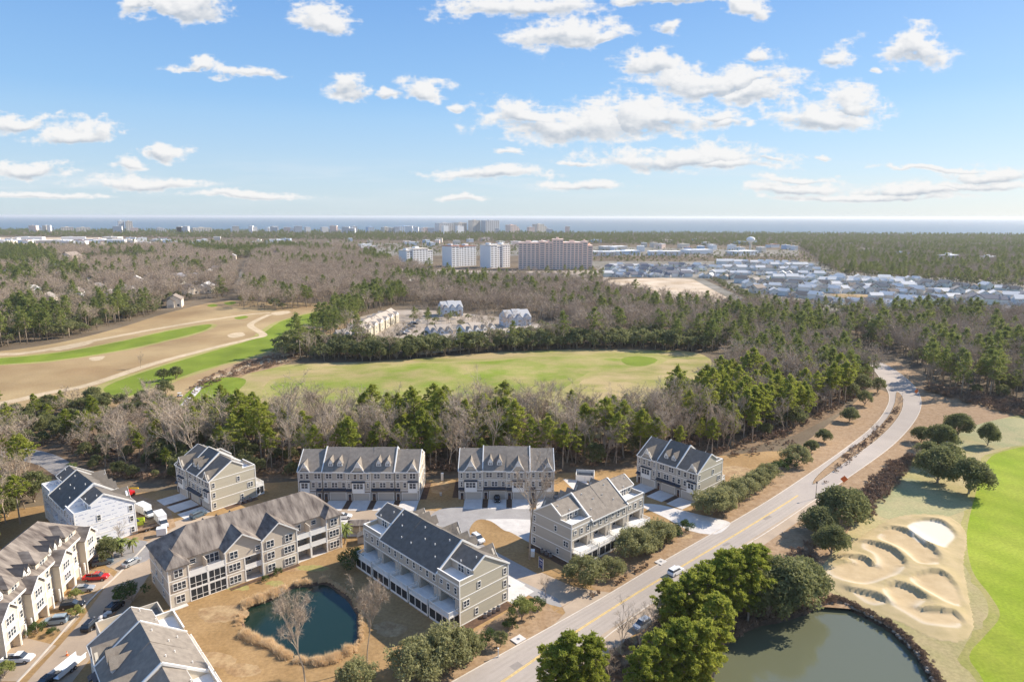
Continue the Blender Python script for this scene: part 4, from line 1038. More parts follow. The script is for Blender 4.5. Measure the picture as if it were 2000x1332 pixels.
# ---------------------------------------------------------------- woods: where trees root, outlined in the photograph at ground level
BELT = [(150,905),(230,936),(330,940),(500,928),(580,930),(700,925),(870,925),(1080,918),(1240,908),(1420,882),(1540,848),(1640,800),(1690,762),(1712,745),(1660,700),(1640,690),(1520,690),(1420,712),(1400,760),(1330,812),(1150,828),(900,832),(700,832),(560,832),(430,828),(300,832),(200,850),(130,868)]
ZONES = [  # name, polygon, spacing, mix(pine,bare,oak,under), height scale, label stem, group
 ('belt', BELT, 4.9, (.40, .46, .14, .0), .93, 'in the wood behind the townhouse rows', 'trees of the wood behind the townhouses'),
 ('left', [(-120,1130),(0,1090),(40,1030),(70,980),(62,935),(40,905),(-60,880),(-120,900)], 4.6, (.25, .40, .35, 0), .95, 'at the left edge beside the unfinished row', 'trees at the left edge'),
 ('oaks', [(-120,890),(50,880),(130,866),(250,832),(345,815),(335,790),(230,790),(120,800),(-20,815),(-120,830)], 6.0, (.06, .16, .78, 0), .75, 'along the near edge of the left golf hole', 'trees along the left golf hole'),
 ('hedge', [(545,702),(700,708),(800,702),(950,690),(1100,682),(1250,681),(1400,688),(1420,672),(1250,664),(1100,664),(960,676),(830,686),(700,690),(600,672),(560,680)], 5.2, (.08, .12, .80, 0), 1.2, 'in the dark screen between fairway and housing cluster', 'trees screening the housing cluster'),
 ('grove', [(640,668),(690,650),(700,620),(760,602),(800,592),(745,575),(680,598),(650,630),(610,655)], 6.5, (.8, .15, .05, 0), 1.0, 'in the grove left of the housing cluster', 'pines left of the housing cluster'),
 ('eastwood', [(1800,722),(1760,700),(1700,680),(1640,645),(1700,630),(1850,622),(2300,640),(2700,720),(2500,830),(2050,800),(1960,780),(1860,770),(1810,752)], 6.0, (.34, .56, .10, 0), 1.0, 'in the wood right of the bending road', 'trees of the wood right of the road'),
 ('ruddy', [(1120,662),(1250,664),(1420,672),(1440,705),(1520,690),(1640,690),(1680,672),(1640,645),(1560,620),(1480,606),(1400,610),(1290,598),(1190,574),(1120,572),(1040,580),(960,590),(880,592),(800,592),(745,572),(700,565),(800,555),(1000,556),(1160,562),(1180,556),(1080,620),(1110,640)], 6.6, (.17, .74, .09, 0), 1.0, 'in the ruddy winter wood beyond the fairway', 'trees of the ruddy wood beyond the fairway'),
 ('centre', [(470,606),(560,606),(640,598),(700,585),(745,565),(790,552),(740,530),(700,505),(600,492),(500,500),(484,530),(478,560),(462,590)], 7.5, (.06, .88, .06, 0), 1.0, '', ''),
 ('west', [(-200,705),(0,684),(130,663),(240,634),(330,607),(345,590),(440,584),(458,562),(462,530),(440,520),(200,530),(-300,545)], 6.4, (.11, .70, .19, 0), 1.12, '', ''),
 ('farwest', [(-300,545),(200,530),(440,520),(480,505),(700,503),(740,528),(780,540),(900,545),(760,524),(760,505),(700,498),(700,486),(500,484),(260,488),(-400,494)], 10., (.18, .30, .52, 0), 1.1, '', ''),
 ('farband', [(-600,452),(700,454),(1150,457),(1500,457),(2600,462),(2600,478),(1560,480),(1500,482),(1300,480),(1000,474),(760,472),(280,466),(-600,462)], 16., (.35, .05, .60, 0), .85, '', ''),
 ('farmid', [(260,480),(700,484),(780,500),(1000,500),(1150,505),(1150,485),(1000,482),(760,480),(300,474)], 22., (.25, .35, .40, 0), .8, '', ''),
 ('fareast', [(1560,482),(2600,478),(2700,575),(2010,562),(1880,555),(1760,547),(1640,537),(1600,520),(1600,505)], 10., (.36, .32, .32, 0), 1.0, '', ''),
 ('condos', [(740,520),(760,505),(860,540),(1000,535),(1150,535),(1175,530),(1180,545),(1000,545),(860,552),(790,555)], 12., (.25, .35, .40, 0), .7, '', ''),
 ('belowvillage', [(1500,596),(1600,610),(1800,622),(2000,630),(2300,650),(2300,640),(1800,612),(1560,600)], 8., (.2, .3, .5, 0), .8, '', ''),
 ('village', [(1190,520),(1600,516),(1640,535),(2100,560),(2200,625),(1800,618),(1540,604),(1480,586),(1400,545),(1200,536)], 24., (.1, .3, .6, 0), .42, '', ''),
 ('shops', [(280,470),(760,476),(1000,478),(1300,484),(1560,488),(1560,500),(1100,500),(700,500),(600,488),(280,480)], 34., (.2, .1, .7, 0), .5, '', ''),
 ('court', [(800,612),(900,622),(1000,632),(1090,645),(1060,655),(930,650),(850,640),(830,665),(800,668),(810,640)], 10.5, (.1, .45, .45, 0), .65, '', ''),
 ('ruddy', [(800,592),(880,592),(960,590),(1040,580),(1120,572),(1190,574),(1180,600),(1130,650),(1080,634),(1010,616),(900,606),(830,602)], 6.6, (.14, .72, .14, 0), .95, 'in the ruddy winter wood beyond the fairway', ''),
 ('strip', [(1150,500),(1600,499),(1640,520),(1560,513),(1150,512)], 13., (.2, .5, .3, 0), .55, '', ''),
 ('hedgeline', [(1385,546),(1400,546),(1500,592),(1480,597)], 6., (.0, .1, .9, 0), .5, '', ''),
]
WESTH = [(20,545),(118,548),(165,560),(300,552),(330,538),(385,552),(425,536),(150,585),(95,597),(255,580),(300,572),(372,575),(40,520),(110,532),(215,525),(290,528),(395,512),(455,508),(540,503),(610,498),(665,508),(60,583),(190,575),(215,590),(268,560),(346,556),(410,545),(405,572),(343,600),(15,570)]
WESTG = [gp(*q) for q in WESTH]
CLEAR = [  # never root a tree here (roads, house plots), photograph ground outlines
 [(462,560),(470,528),(478,528),(476,562)],
]
roadpoly = rl+rr[::-1]
rg = np.random.RandomState(5)
cand = []
for (nm, poly, sp, mix, hs, lab, grpn) in ZONES:
    wp = [gp(*q) for q in poly]
    xs = [q[0] for q in wp]; ys = [q[1] for q in wp]
    X, Y = np.meshgrid(np.arange(min(xs), max(xs), sp), np.arange(min(ys), max(ys), sp))
    X = X.ravel()+rg.uniform(-.48, .48, X.size)*sp; Y = Y.ravel()+rg.uniform(-.48, .48, Y.size)*sp
    ok = inpoly(X, Y, wp)
    X, Y = X[ok], Y[ok]
    ok = ~inpoly(X, Y, roadpoly)
    for c in CLEAR: ok &= ~inpoly(X, Y, [gp(*q) for q in c])
    # outside the widened field of view nothing is seen
    ok &= (np.abs(X) < Y*.84+45)
    if nm in ('west', 'farwest', 'centre'):
        for (hx, hy) in WESTG: ok &= ~((np.abs(X-hx*(Y/hy)) < 13) & (Y > hy-30-hy*.02) & (Y < hy+12))
        ok &= ~inpoly(X, Y, [gp(*q) for q in [(90,512),(180,506),(300,510),(260,519),(120,521)]])
    X, Y = X[ok], Y[ok]
    ux, uy = px(X, Y)
    nz_ = np.sin(X*.031+1.3)*np.sin(Y*.037+X*.012)+.5*np.sin(X*.093+Y*.071)
    r = rg.rand(len(X)); hsr = rg.uniform(.62, 1.24, len(X))*hs
    for i in range(len(X)):
        mp, mb_, mo, mu = mix
        if nm == 'belt':
            u = ux[i]
            mp = .12 if u < 380 else (.62 if u < 860 else (.26 if u < 1240 else .42))
            if uy[i] > 908 and u < 900: mp *= .9
            mo = .28 if u < 380 else .10
            if uy[i] < 840 and u < 1350: mo, mp = .45, mp*.5
        mp = max(0, mp*(1+.7*nz_[i]))
        if nm in ('west', 'centre', 'farwest', 'ruddy'):
            q_ = math.sin(X[i]*.011+2)*math.sin(Y[i]*.009)+.6*math.sin(X[i]*.027+Y[i]*.021); mo = max(0, mo*(1+1.6*q_)); mp = max(0, mp*(1+1.2*q_))
        k = 'pine' if r[i] < mp else ('oak' if r[i] > 1-mo else 'bare')
        s = hsr[i]*(1.0 if k != 'oak' else .9)
        if nm == 'belt' and ux[i] < 590 and uy[i] > 898 and rg.rand() < .6: k = 'oak'; s = hsr[i]*.55
        if nm == 'belt' and uy[i] < 850 and ux[i] < 1300: s *= .78
        if nm == 'belt' and ux[i] < 330: s *= .8
        cand.append((math.hypot(X[i], Y[i]), k, X[i], Y[i], s, nm, lab, grpn))
cand.sort(key=lambda q: q[0])
cnt = {'pine': 0, 'bare': 0, 'oak': 0}; stuff = {}
KL = {'pine': 'green pine tree', 'bare': 'leafless grey-brown tree', 'oak': 'dark round evergreen tree'}
def describe(k, x, y, s, nm, lab):
    u, v = px(x, y); size = 'tall' if s > .95 else ('medium' if s > .75 else 'low')
    kn = {'pine': 'green pine', 'bare': 'leafless tree', 'oak': 'dark evergreen'}[k]
    if nm == 'belt':
        wh = ('beside the old road bend' if u < 240 else 'left of the three-unit row' if u < 330 else 'behind the yellow-gabled row' if u < 450 else 'left of the five-unit row' if u < 580 else
              'behind the left half of the five-unit row' if u < 700 else 'behind the right half of the five-unit row' if u < 820 else 'behind the gap of the two front rows' if u < 900 else 'behind the four-unit front row' if u < 1085 else
              'behind the white bin enclosure' if u < 1240 else 'behind the right-hand row' if u < 1410 else 'right of the right-hand row' if u < 1560 else 'inside the road bend')
        d_ = 'front edge' if v > 895 else ('middle' if v > 860 else 'back edge') if u < 1400 else ('lower part' if v > 820 else 'upper part')
        return ' '.join((size, kn, wh+',', d_)), kn+'s '+wh+', '+d_
    wh = {'left': 'at the left edge', 'oaks': 'by the near side of the left golf hole', 'hedge': 'in the screen before the housing cluster', 'grove': 'in the grove left of the housing cluster', 'eastwood': 'in the wood right of the road bend', 'ruddy': 'in the ruddy wood past the fairway'}[nm]
    sl = int(u//110); part = ('towards its left end', 'left of its middle', 'in its middle', 'right of its middle', 'towards its right end')
    rngs = {'left': (-60, 70), 'oaks': (-60, 340), 'hedge': (545, 1420), 'grove': (610, 800), 'eastwood': (1640, 2060), 'ruddy': (700, 1660)}[nm]
    j = max(0, min(4, int((u-rngs[0])/(rngs[1]-rngs[0])*5)))
    return ' '.join((size, kn, wh+',', part[j])), kn+'s '+wh+', '+part[j]
for (d, k, x, y, s, nm, lab, grpn) in cand:
    if lab and cnt[k] < 262:
        cnt[k] += 1
        lb, gl = describe(k, x, y, s, nm, lab)
        tree(k, (x, y), s, lb, gl)
    else: stuff.setdefault((k, 'near' if d < 420 else 'far'), []).append((x, y, s))

def scatter(name, pts, meshes, label, rotflat=True):
    """one mass of plants: a point cloud whose points carry shared meshes"""
    me = bpy.data.meshes.new(name); n = len(pts)
    me.vertices.add(n); me.vertices.foreach_set('co', np.array([(p[0], p[1], p[3] if len(p) > 3 else 0) for p in pts], np.float32).ravel())
    a = me.attributes.new('scl', 'FLOAT', 'POINT'); a.data.foreach_set('value', np.array([p[2] for p in pts], np.float32))
    a = me.attributes.new('rot', 'FLOAT', 'POINT'); a.data.foreach_set('value', np.array([rg.uniform(0, 6.28) for p in pts], np.float32))
    a = me.attributes.new('idx', 'INT', 'POINT'); a.data.foreach_set('value', np.array([rg.randint(0, len(meshes)) for p in pts], np.int32))
    o = link(name, me); tag(o, label, None, None, 'stuff')
    c = bpy.data.collections.new(name+'_kinds')
    for q in meshes: c.objects.link(bpy.data.objects.new(name+'_plant', q))
    g = bpy.data.node_groups.new(name+'_scatter', 'GeometryNodeTree')
    g.interface.new_socket('Geometry', in_out='INPUT', socket_type='NodeSocketGeometry'); g.interface.new_socket('Geometry', in_out='OUTPUT', socket_type='NodeSocketGeometry')
    N = g.nodes; Lk = g.links
    gi_ = N.new('NodeGroupInput'); go_ = N.new('NodeGroupOutput'); ci = N.new('GeometryNodeCollectionInfo'); ci.inputs['Collection'].default_value = c
    ci.inputs['Separate Children'].default_value = True; ci.inputs['Reset Children'].default_value = True
    ip = N.new('GeometryNodeInstanceOnPoints'); ip.inputs['Pick Instance'].default_value = True
    def at(nm_, typ):
        q = N.new('GeometryNodeInputNamedAttribute'); q.data_type = typ; q.inputs['Name'].default_value = nm_; return q.outputs['Attribute']
    cx = N.new('ShaderNodeCombineXYZ'); Lk.new(at('rot', 'FLOAT'), cx.inputs['Z'])
    Lk.new(gi_.outputs[0], ip.inputs['Points']); Lk.new(ci.outputs[0], ip.inputs['Instance']); Lk.new(at('idx', 'INT'), ip.inputs['Instance Index'])
    Lk.new(cx.outputs[0], ip.inputs['Rotation']); Lk.new(at('scl', 'FLOAT'), ip.inputs['Scale']); Lk.new(ip.outputs[0], go_.inputs[0])
    md_ = o.modifiers.new('scatter', 'NODES'); md_.node_group = g
    return o
SL = {'pine': 'green pines of the farther woods', 'bare': 'leafless winter trees of the farther woods', 'oak': 'dark evergreens of the farther woods'}
for (k, d), pts in stuff.items(): scatter('distant_'+k+'_trees' if k != 'oak' else 'distant_evergreens', pts, FAR[k], SL[k])
print('TREES', cnt, {k: len(v) for k, v in stuff.items()})
# undergrowth on the floor of the near wood
wp = [gp(*q) for q in BELT]; pts = []
X = rg.uniform(-260, 260, 9000); Y = rg.uniform(190, 470, 9000); ok = inpoly(X, Y, wp) & ~inpoly(X, Y, roadpoly)
pts = [(a, b, c) for a, b, c in zip(X[ok], Y[ok], rg.uniform(.3, .9, ok.sum()))]
scatter('undergrowth', pts, FAR['under'], 'brown undergrowth of the wood')
# ---------------------------------------------------------------- air
hz = MB(); hz.box(-61500, 61500, -900, 71500, -3, 96, M_white)
hzo = hz.build('haze'); hzo.data.materials.clear()
hm = bpy.data.materials.new('haze_air'); hm.use_nodes = True; hT = NT(hm.node_tree); hT.n.remove(hT.n['Principled BSDF'])
pv_ = hT.new('ShaderNodeVolumePrincipled'); pv_.inputs['Color'].default_value = (.94, .97, 1.0, 1); pv_.inputs['Density'].default_value = 0.000045; pv_.inputs['Anisotropy'].default_value = 0.2
hT.link(pv_.outputs[0], hT.n['Material Output'].inputs['Volume'])
hzo.data.materials.append(hm); tag(hzo, 'pale air haze over the whole scene', kind='stuff')

# ---------------------------------------------------------------- sculpted bunkers on the right
BK = [([(1772,1026),(1800,1016),(1840,1020),(1869,1045),(1857,1064),(1845,1072),(1800,1060),(1775,1042)], 'w'),
 ([(1733,1032),(1770,1038),(1812,1064),(1836,1085),(1835,1106),(1792,1104),(1758,1078),(1712,1052)], 's'),
 ([(1690,1058),(1742,1074),(1770,1100),(1764,1122),(1718,1142),(1680,1146),(1640,1134),(1612,1116),(1640,1100),(1662,1098),(1655,1088),(1690,1092),(1708,1104),(1704,1085),(1682,1070)], 's'),
 ([(1782,1126),(1832,1117),(1862,1136),(1878,1165),(1879,1186),(1840,1176),(1798,1155),(1776,1138)], 's'),
 ([(1722,1152),(1762,1144),(1812,1172),(1800,1190),(1838,1194),(1866,1198),(1884,1216),(1872,1228),(1810,1222),(1768,1200),(1735,1180)], 's'),
 ([(1662,1154),(1690,1160),(1715,1166),(1737,1180),(1712,1184),(1684,1174)], 's')]
bw = [(smooth_poly([gp(*q) for q in p_], 4), k) for p_, k in BK]
mound = [gp(*q) for q in [(1600,1120),(1640,1075),(1690,1040),(1760,1005),(1850,1005),(1890,1040),(1885,1100),(1895,1160),(1905,1225),(1880,1252),(1820,1245),(1760,1215),(1700,1192),(1640,1160)]]
mound = smooth_poly(mound, 4)
xs = [q[0] for q in mound]; ys = [q[1] for q in mound]
GX = np.arange(min(xs)-1, max(xs)+1, .55); GY = np.arange(min(ys)-1, max(ys)+1, .55)
X, Y = np.meshgrid(GX, GY); shp = X.shape; X = X.ravel(); Y = Y.ravel()
def edge_dist(X, Y, poly):
    best = np.full(X.shape, 1e9); bx = np.zeros(X.shape); by = np.zeros(X.shape); n = len(poly)
    for i in range(n):
        ax, ay = poly[i]; cx, cy = poly[(i+1) % n]; dx, dy = cx-ax, cy-ay; L2_ = dx*dx+dy*dy+1e-9
        t = np.clip(((X-ax)*dx+(Y-ay)*dy)/L2_, 0, 1); qx = ax+t*dx; qy = ay+t*dy
        d = np.hypot(X-qx, Y-qy); m = d < best; best[m] = d[m]; bx[m] = qx[m]; by[m] = qy[m]
    return best, bx, by
md_, _, _ = edge_dist(X, Y, mound); ins = inpoly(X, Y, mound)
Z = np.where(ins, .62*smooth01(md_, 0, 8.0), -.3); KIND = np.zeros(X.shape); WS = np.zeros(X.shape)
for poly, k in bw:
    d, bx, by = edge_dist(X, Y, poly); i_ = inpoly(X, Y, poly)
    nx, ny = (bx-X)/(d+1e-6), (by-Y)/(d+1e-6)                   # towards the rim
    sunward = nx*math.cos(SUN_AZ+.35)+ny*math.sin(SUN_AZ+.35)
    wd = np.where(sunward > .3, .8, 2.8)
    dep = smooth01(d, 0, wd)
    fl = .14
    Z = np.where(i_, Z*(1-dep)+fl*dep, Z)
    lip = (~i_)*np.exp(-(d/2.8)**2)*np.clip(-sunward*1.3, .05, 1.)*.62*ins
    Z = Z+lip*smooth01(md_, 0, 2.5)
    KIND = np.where(i_, 1.*smooth01(d, .0, .9)*(1 if k == 's' else 1), KIND); WS = np.where(i_ & (k == 'w'), 1., np.where(i_ & (sunward < .1), .75*np.exp(-(d/1.3)**2), WS))
nyy, nxx = shp; idx = np.arange(X.size).reshape(shp)
insg = ins.reshape(shp); quads = []
msk = insg[:-1, :-1] | insg[1:, :-1] | insg[:-1, 1:] | insg[1:, 1:]
a0 = idx[:-1, :-1][msk]; a1 = idx[:-1, 1:][msk]; a2 = idx[1:, 1:][msk]; a3 = idx[1:, :-1][msk]
me = bpy.data.meshes.new('bunkers'); me.from_pydata(np.stack([X, Y, Z+.04], 1).tolist(), [], np.stack([a0, a1, a2, a3], 1).tolist())
at = me.attributes.new('sandy', 'FLOAT', 'POINT'); at.data.foreach_set('value', KIND.astype(np.float32))
at = me.attributes.new('white', 'FLOAT', 'POINT'); at.data.foreach_set('value', WS.astype(np.float32))
me.polygons.foreach_set('use_smooth', [True]*len(me.polygons))
mm = bpy.data.materials.new('bunker_ground'); mm.use_nodes = True; T = NT(mm.node_tree); b_ = T.n['Principled BSDF']; b_.inputs['Roughness'].default_value = .95; b_.inputs['Specular IOR Level'].default_value = .1
pos = T.new('ShaderNodeNewGeometry').outputs['Position']; n_ = T.noise(pos, .25, 6, .6)
gr = T.mix(T.mapr(n_.outputs[0], .35, .65), (.47, .36, .20), (.38, .30, .15))
sd = T.mix(T.mapr(n_.outputs[0], .35, .65), (.51, .385, .225), (.43, .315, .175))
at1 = T.new('ShaderNodeAttribute', attribute_name='sandy'); at2 = T.new('ShaderNodeAttribute', attribute_name='white')
sd = T.mix(at2.outputs['Fac'], sd, (.66, .58, .45))
T.link(T.mix(at1.outputs['Fac'], gr, sd), b_.inputs['Base Color'])
me.materials.append(mm); tag(link('sand_bunkers', me), kind='structure')

# ---------------------------------------------------------------- vehicles
def paint(nm, c, r=.25, mtl=0.): return mat(nm, c, r, spec=.5, metal=mtl)
P_white = paint('white_paint', (.75, .75, .74)); P_black = paint('black_paint', (.015, .016, .018)); P_red = paint('red_paint', (.55, .02, .02)); P_silver = paint('silver_paint', (.42, .44, .46), .3, .4)
P_blue = paint('slate_blue_paint', (.10, .15, .19), .3, .3); P_lblue = paint('pale_blue_grey_paint', (.30, .38, .44), .3, .2); P_orange = paint('orange_paint', (.75, .16, .03), .5); P_lime = paint('lime_paint', (.55, .65, .05), .6)
M_tyre = mat('tyre_rubber', (.02, .02, .02), .9); M_rim = mat('wheel_rim', (.4, .4, .42), .35, metal=.7); M_lampg = mat('headlamp_glass', (.7, .7, .68), .15); M_tail = mat('tail_lamp', (.4, .01, .01), .3); M_rust = mat('rusty_wood', (.20, .12, .07), .9, (.32, .22, .14), 1.2, 4)
_car = {}
def loft(mb, secs, m, closed=True):        # cross-sections along x: list of (x, halfwidth_bottom, halfwidth_top, zbottom, ztop)
    vs = []; 
    for (x, wb, wt, zb, zt) in secs: vs += [(x, -wb, zb), (x, -wt, zt), (x, wt, zt), (x, wb, zb)]
    n = len(secs); fs = []
    for i in range(n-1):
        for j in range(4): fs.append((i*4+j, i*4+(j+1) % 4, (i+1)*4+(j+1) % 4, (i+1)*4+j))
    fs += [(3, 2, 1, 0), tuple((n-1)*4+j for j in range(4))]
    mb.add(vs, fs, m)
def wheel_meshes():
    if 'w' not in _car:
        t = MB(); k = 14; r = .34
        t.tube([(0, -.11, 0), (0, .11, 0)], [r, r], M_tyre, k); rm_ = MB(); rm_.tube([(0, -.125, 0), (0, .125, 0)], [.2, .2], M_rim, 10)
        _car['w'] = (t.mesh('wheel', fix=True), rm_.mesh('rim', fix=True))
    return _car['w']
def car_meshes(kind, pm):
    key = (kind, pm.name)
    if key in _car: return _car[key]
    W_ = .92; b = MB(); g = MB(); rf = MB()
    if kind == 'sedan':
        loft(b, [(-2.3, .80, .76, .32, .78), (-2.1, .9, .86, .24, .95), (-1.2, W_, .88, .22, 1.0), (.9, W_, .88, .22, .98), (1.9, .9, .84, .24, .84), (2.3, .78, .72, .32, .66)], pm)
        loft(g, [(-1.75, .78, .76, .93, .97), (-1.05, .80, .64, .93, 1.38), (.15, .80, .64, .93, 1.40), (1.05, .78, .74, .93, .97)], M_glass)
        loft(rf, [(-1.1, .66, .62, 1.36, 1.41), (.2, .66, .62, 1.38, 1.43)], pm); hl, tl = 2.2, -2.25; zw = .72; pax = (-1.4, 1.4)
    elif kind == 'suv':
        loft(b, [(-2.3, .86, .84, .36, .95), (-2.15, .93, .9, .28, 1.12), (-1.2, .95, .92, .26, 1.12), (1.0, .95, .92, .26, 1.08), (2.05, .92, .86, .28, .98), (2.35, .8, .76, .36, .75)], pm)
        loft(g, [(-2.15, .86, .80, 1.08, 1.15), (-1.9, .86, .74, 1.08, 1.66), (.3, .86, .74, 1.06, 1.70), (1.15, .84, .78, 1.04, 1.10)], M_glass)
        loft(rf, [(-1.95, .76, .72, 1.65, 1.71), (.35, .76, .72, 1.68, 1.75)], pm)
        for s_ in (-1, 1): rf.box(-1.6, .1, s_*.62-.025, s_*.62+.025, 1.74, 1.80, M_rim)
        hl, tl = 2.25, -2.25; zw = .8; pax = (-1.4, 1.4)
    elif kind == 'pickup':
        loft(b, [(-.35, .95, .93, .40, 1.1), (1.0, .95, .93, .38, 1.1), (2.2, .93, .88, .40, 1.05), (2.75, .86, .80, .45, .85)], pm)
        b.box(-2.75, -.35, -.95, .95, .45, .62, pm); b.box(-2.75, -.35, -.95, -.85, .62, 1.1, pm); b.box(-2.75, -.35, .85, .95, .62, 1.1, pm); b.box(-2.75, -2.65, -.85, .85, .62, 1.08, pm)
        b.box(-2.65, -.36, -.85, .85, .625, .64, M_tyre)
        loft(g, [(-.4, .84, .78, 1.06, 1.12), (-.2, .84, .72, 1.06, 1.70), (.75, .84, .72, 1.06, 1.72), (1.45, .82, .78, 1.06, 1.10)], M_glass)
        loft(rf, [(-.28, .74, .70, 1.69, 1.75), (.8, .74, .70, 1.71, 1.77)], pm); hl, tl = 2.66, -2.76; zw = .85; pax = (-1.75, 1.75)
    elif kind == 'box_truck':
        loft(b, [(1.3, 1.0, .96, .5, 1.3), (2.7, 1.0, .94, .5, 1.25), (3.5, .94, .86, .5, 1.05)], pm); b.box(-3.6, 1.3, -.4, .4, .55, .75, M_tyre)
        loft(g, [(1.35, .94, .88, 1.25, 1.3), (1.5, .94, .84, 1.25, 2.15), (2.0, .94, .84, 1.25, 2.18), (2.6, .92, .88, 1.22, 1.28)], M_glass)
        loft(rf, [(1.3, .88, .84, 2.12, 2.3), (2.1, .88, .84, 2.15, 2.28)], pm); rf.box(-3.6, 1.2, -1.15, 1.15, .85, 3.2, pm); rf.box(-3.62, -3.6, -1.1, 1.1, .9, 3.1, M_rim)
        hl, tl = 3.42, -3.63; zw = .95; pax = (-2.3, 2.6)
    hlm = MB(); hlm.box(hl-.02, hl+.1, -.13, .13, -.07, .07, M_lampg); tlm = MB(); tlm.box(tl-.04, tl+.04, -.07, .07, -.12, .12, M_tail)
    _car[key] = (b.mesh('body', fix=True), g.mesh('windows', fix=True), rf.mesh('roof', fix=True), hlm.mesh('headlight'), tlm.mesh('tail_light'), zw, pax)
    return _car[key]
def car(kind, pm, loc, ang, label, cat='car', z=.05, s=1., group=None, parts=True):
    o = empty({'sedan': 'parked_car', 'suv': 'parked_car', 'pickup': 'pickup_truck', 'box_truck': 'box_truck'}[kind], (loc[0], loc[1], z), R(ang), label, cat, group)
    o.scale = (s, s, s); b, g, rf, hl, tl, zw, pax = car_meshes(kind, pm)
    link('body', b, o); link('windows', g, o); link('roof', rf, o)
    t, r_ = wheel_meshes()
    for x in pax:
        for y in (-.84, .84): w_ = link('wheel', t, o, (x, y, .34)); link('rim', r_, w_)
    if parts:
        for y in (-.66, .66): link('headlight', hl, o, (0, y, zw)); link('tail_light', tl, o, (0, y, zw+.05))
    return o
def lay(u, v, u2, v2):
    a, b = gp(u, v), gp(u2, v2); return math.degrees(math.atan2(b[1]-a[1], b[0]-a[0]))
a1 = 190.
car('pickup', P_white, gp(38,1293), lay(5,1293,70,1290), 'white pickup truck with open dark bed in a drive at the lower left edge', 'pickup truck')
car('suv', P_lblue, gp(112,1218), lay(138,1216,86,1222), 'pale blue-grey estate car nosed into a drive, below the other parked cars')
car('suv', P_black, gp(143,1188), lay(120,1190,168,1184), 'black car half hidden by bushes between the silver-blue and pale blue cars')
car('sedan', P_silver, gp(165,1155), lay(145,1157,185,1153), 'silver-blue car in the drive below the red pickup')
rp = car('pickup', P_red, gp(190,1133), lay(162,1134,218,1131), 'red pickup truck with a ladder rack in a drive', 'pickup truck')
for y in (-.88, .88):
    q = MB(); q.bar((-2.6, y, 1.95), (1.6, y, 1.95), .07, .07, M_rim); q.build('rack_rail', rp)
for x in (-2.6, -1.5, -.5, .6, 1.6):
    q = MB(); q.bar((x, -.88, 1.97), (x, .88, 1.97), .06, .06, M_rim)
    if x in (-2.6, -.5, 1.6):
        for y in (-.88, .88): q.bar((x, y, 1.05), (x, y, 1.95), .06, .06, M_rim)
    q = q.build('rack_bar', rp); q['kind'] = 'stuff'
car('suv', P_blue, gp(203,1103), lay(190,1105,215,1100), 'dark blue car in the shade of the palms and oak, above the red pickup')
car('sedan', P_silver, gp(258,1103), lay(240,1110,272,1093), 'silver saloon parked on the lane kerb beside the palms')
car('suv', P_black, gp(180,1226), lay(165,1240,200,1205), 'black car standing in the lane beside the heaped trailer')
car('suv', P_black, gp(226,1192), lay(210,1205,240,1180), 'black off-roader towing the heaped trailer in the shaded lane')
car('sedan', P_black, gp(98,1332), lay(80,1345,115,1318), 'black car cut off by the lower edge of the lane')
car('suv', P_blue, gp(389,1010), lay(372,1018,408,1003), 'slate-blue estate car on the drive by the yellow-beige gable')
car('box_truck', P_white, gp(318,1026), lay(305,1004,332,1036), 'white box truck nearest the drives in the construction yard', 'truck')
car('box_truck', P_white, gp(287,1008), lay(272,1000,304,1016), 'white box truck behind, next to the lime skip', 'truck')
car('sedan', P_white, gp(673,1012), lay(655,1013,690,1012), 'white car on the lane behind the kiosk')
car('sedan', P_black, gp(972,977), lay(972,970,973,984), 'black car nose out in a drive of the four-unit row')
car('suv', P_white, gp(935,1056), lay(925,1048,946,1063), 'white car parked on the new asphalt by the lawn island')
car('suv', P_black, gp(1088,975), lay(1088,965,1089,985), 'black car on the drive tucked behind the row with white decks')
car('suv', P_white, gp(1321,1119), lay(1300,1130,1342,1107), 'white estate car driving up the main road')
car('suv', P_silver, gp(1255,1224), lay(1270,1214,1240,1234), 'silver car half hidden in brush beside the side path')
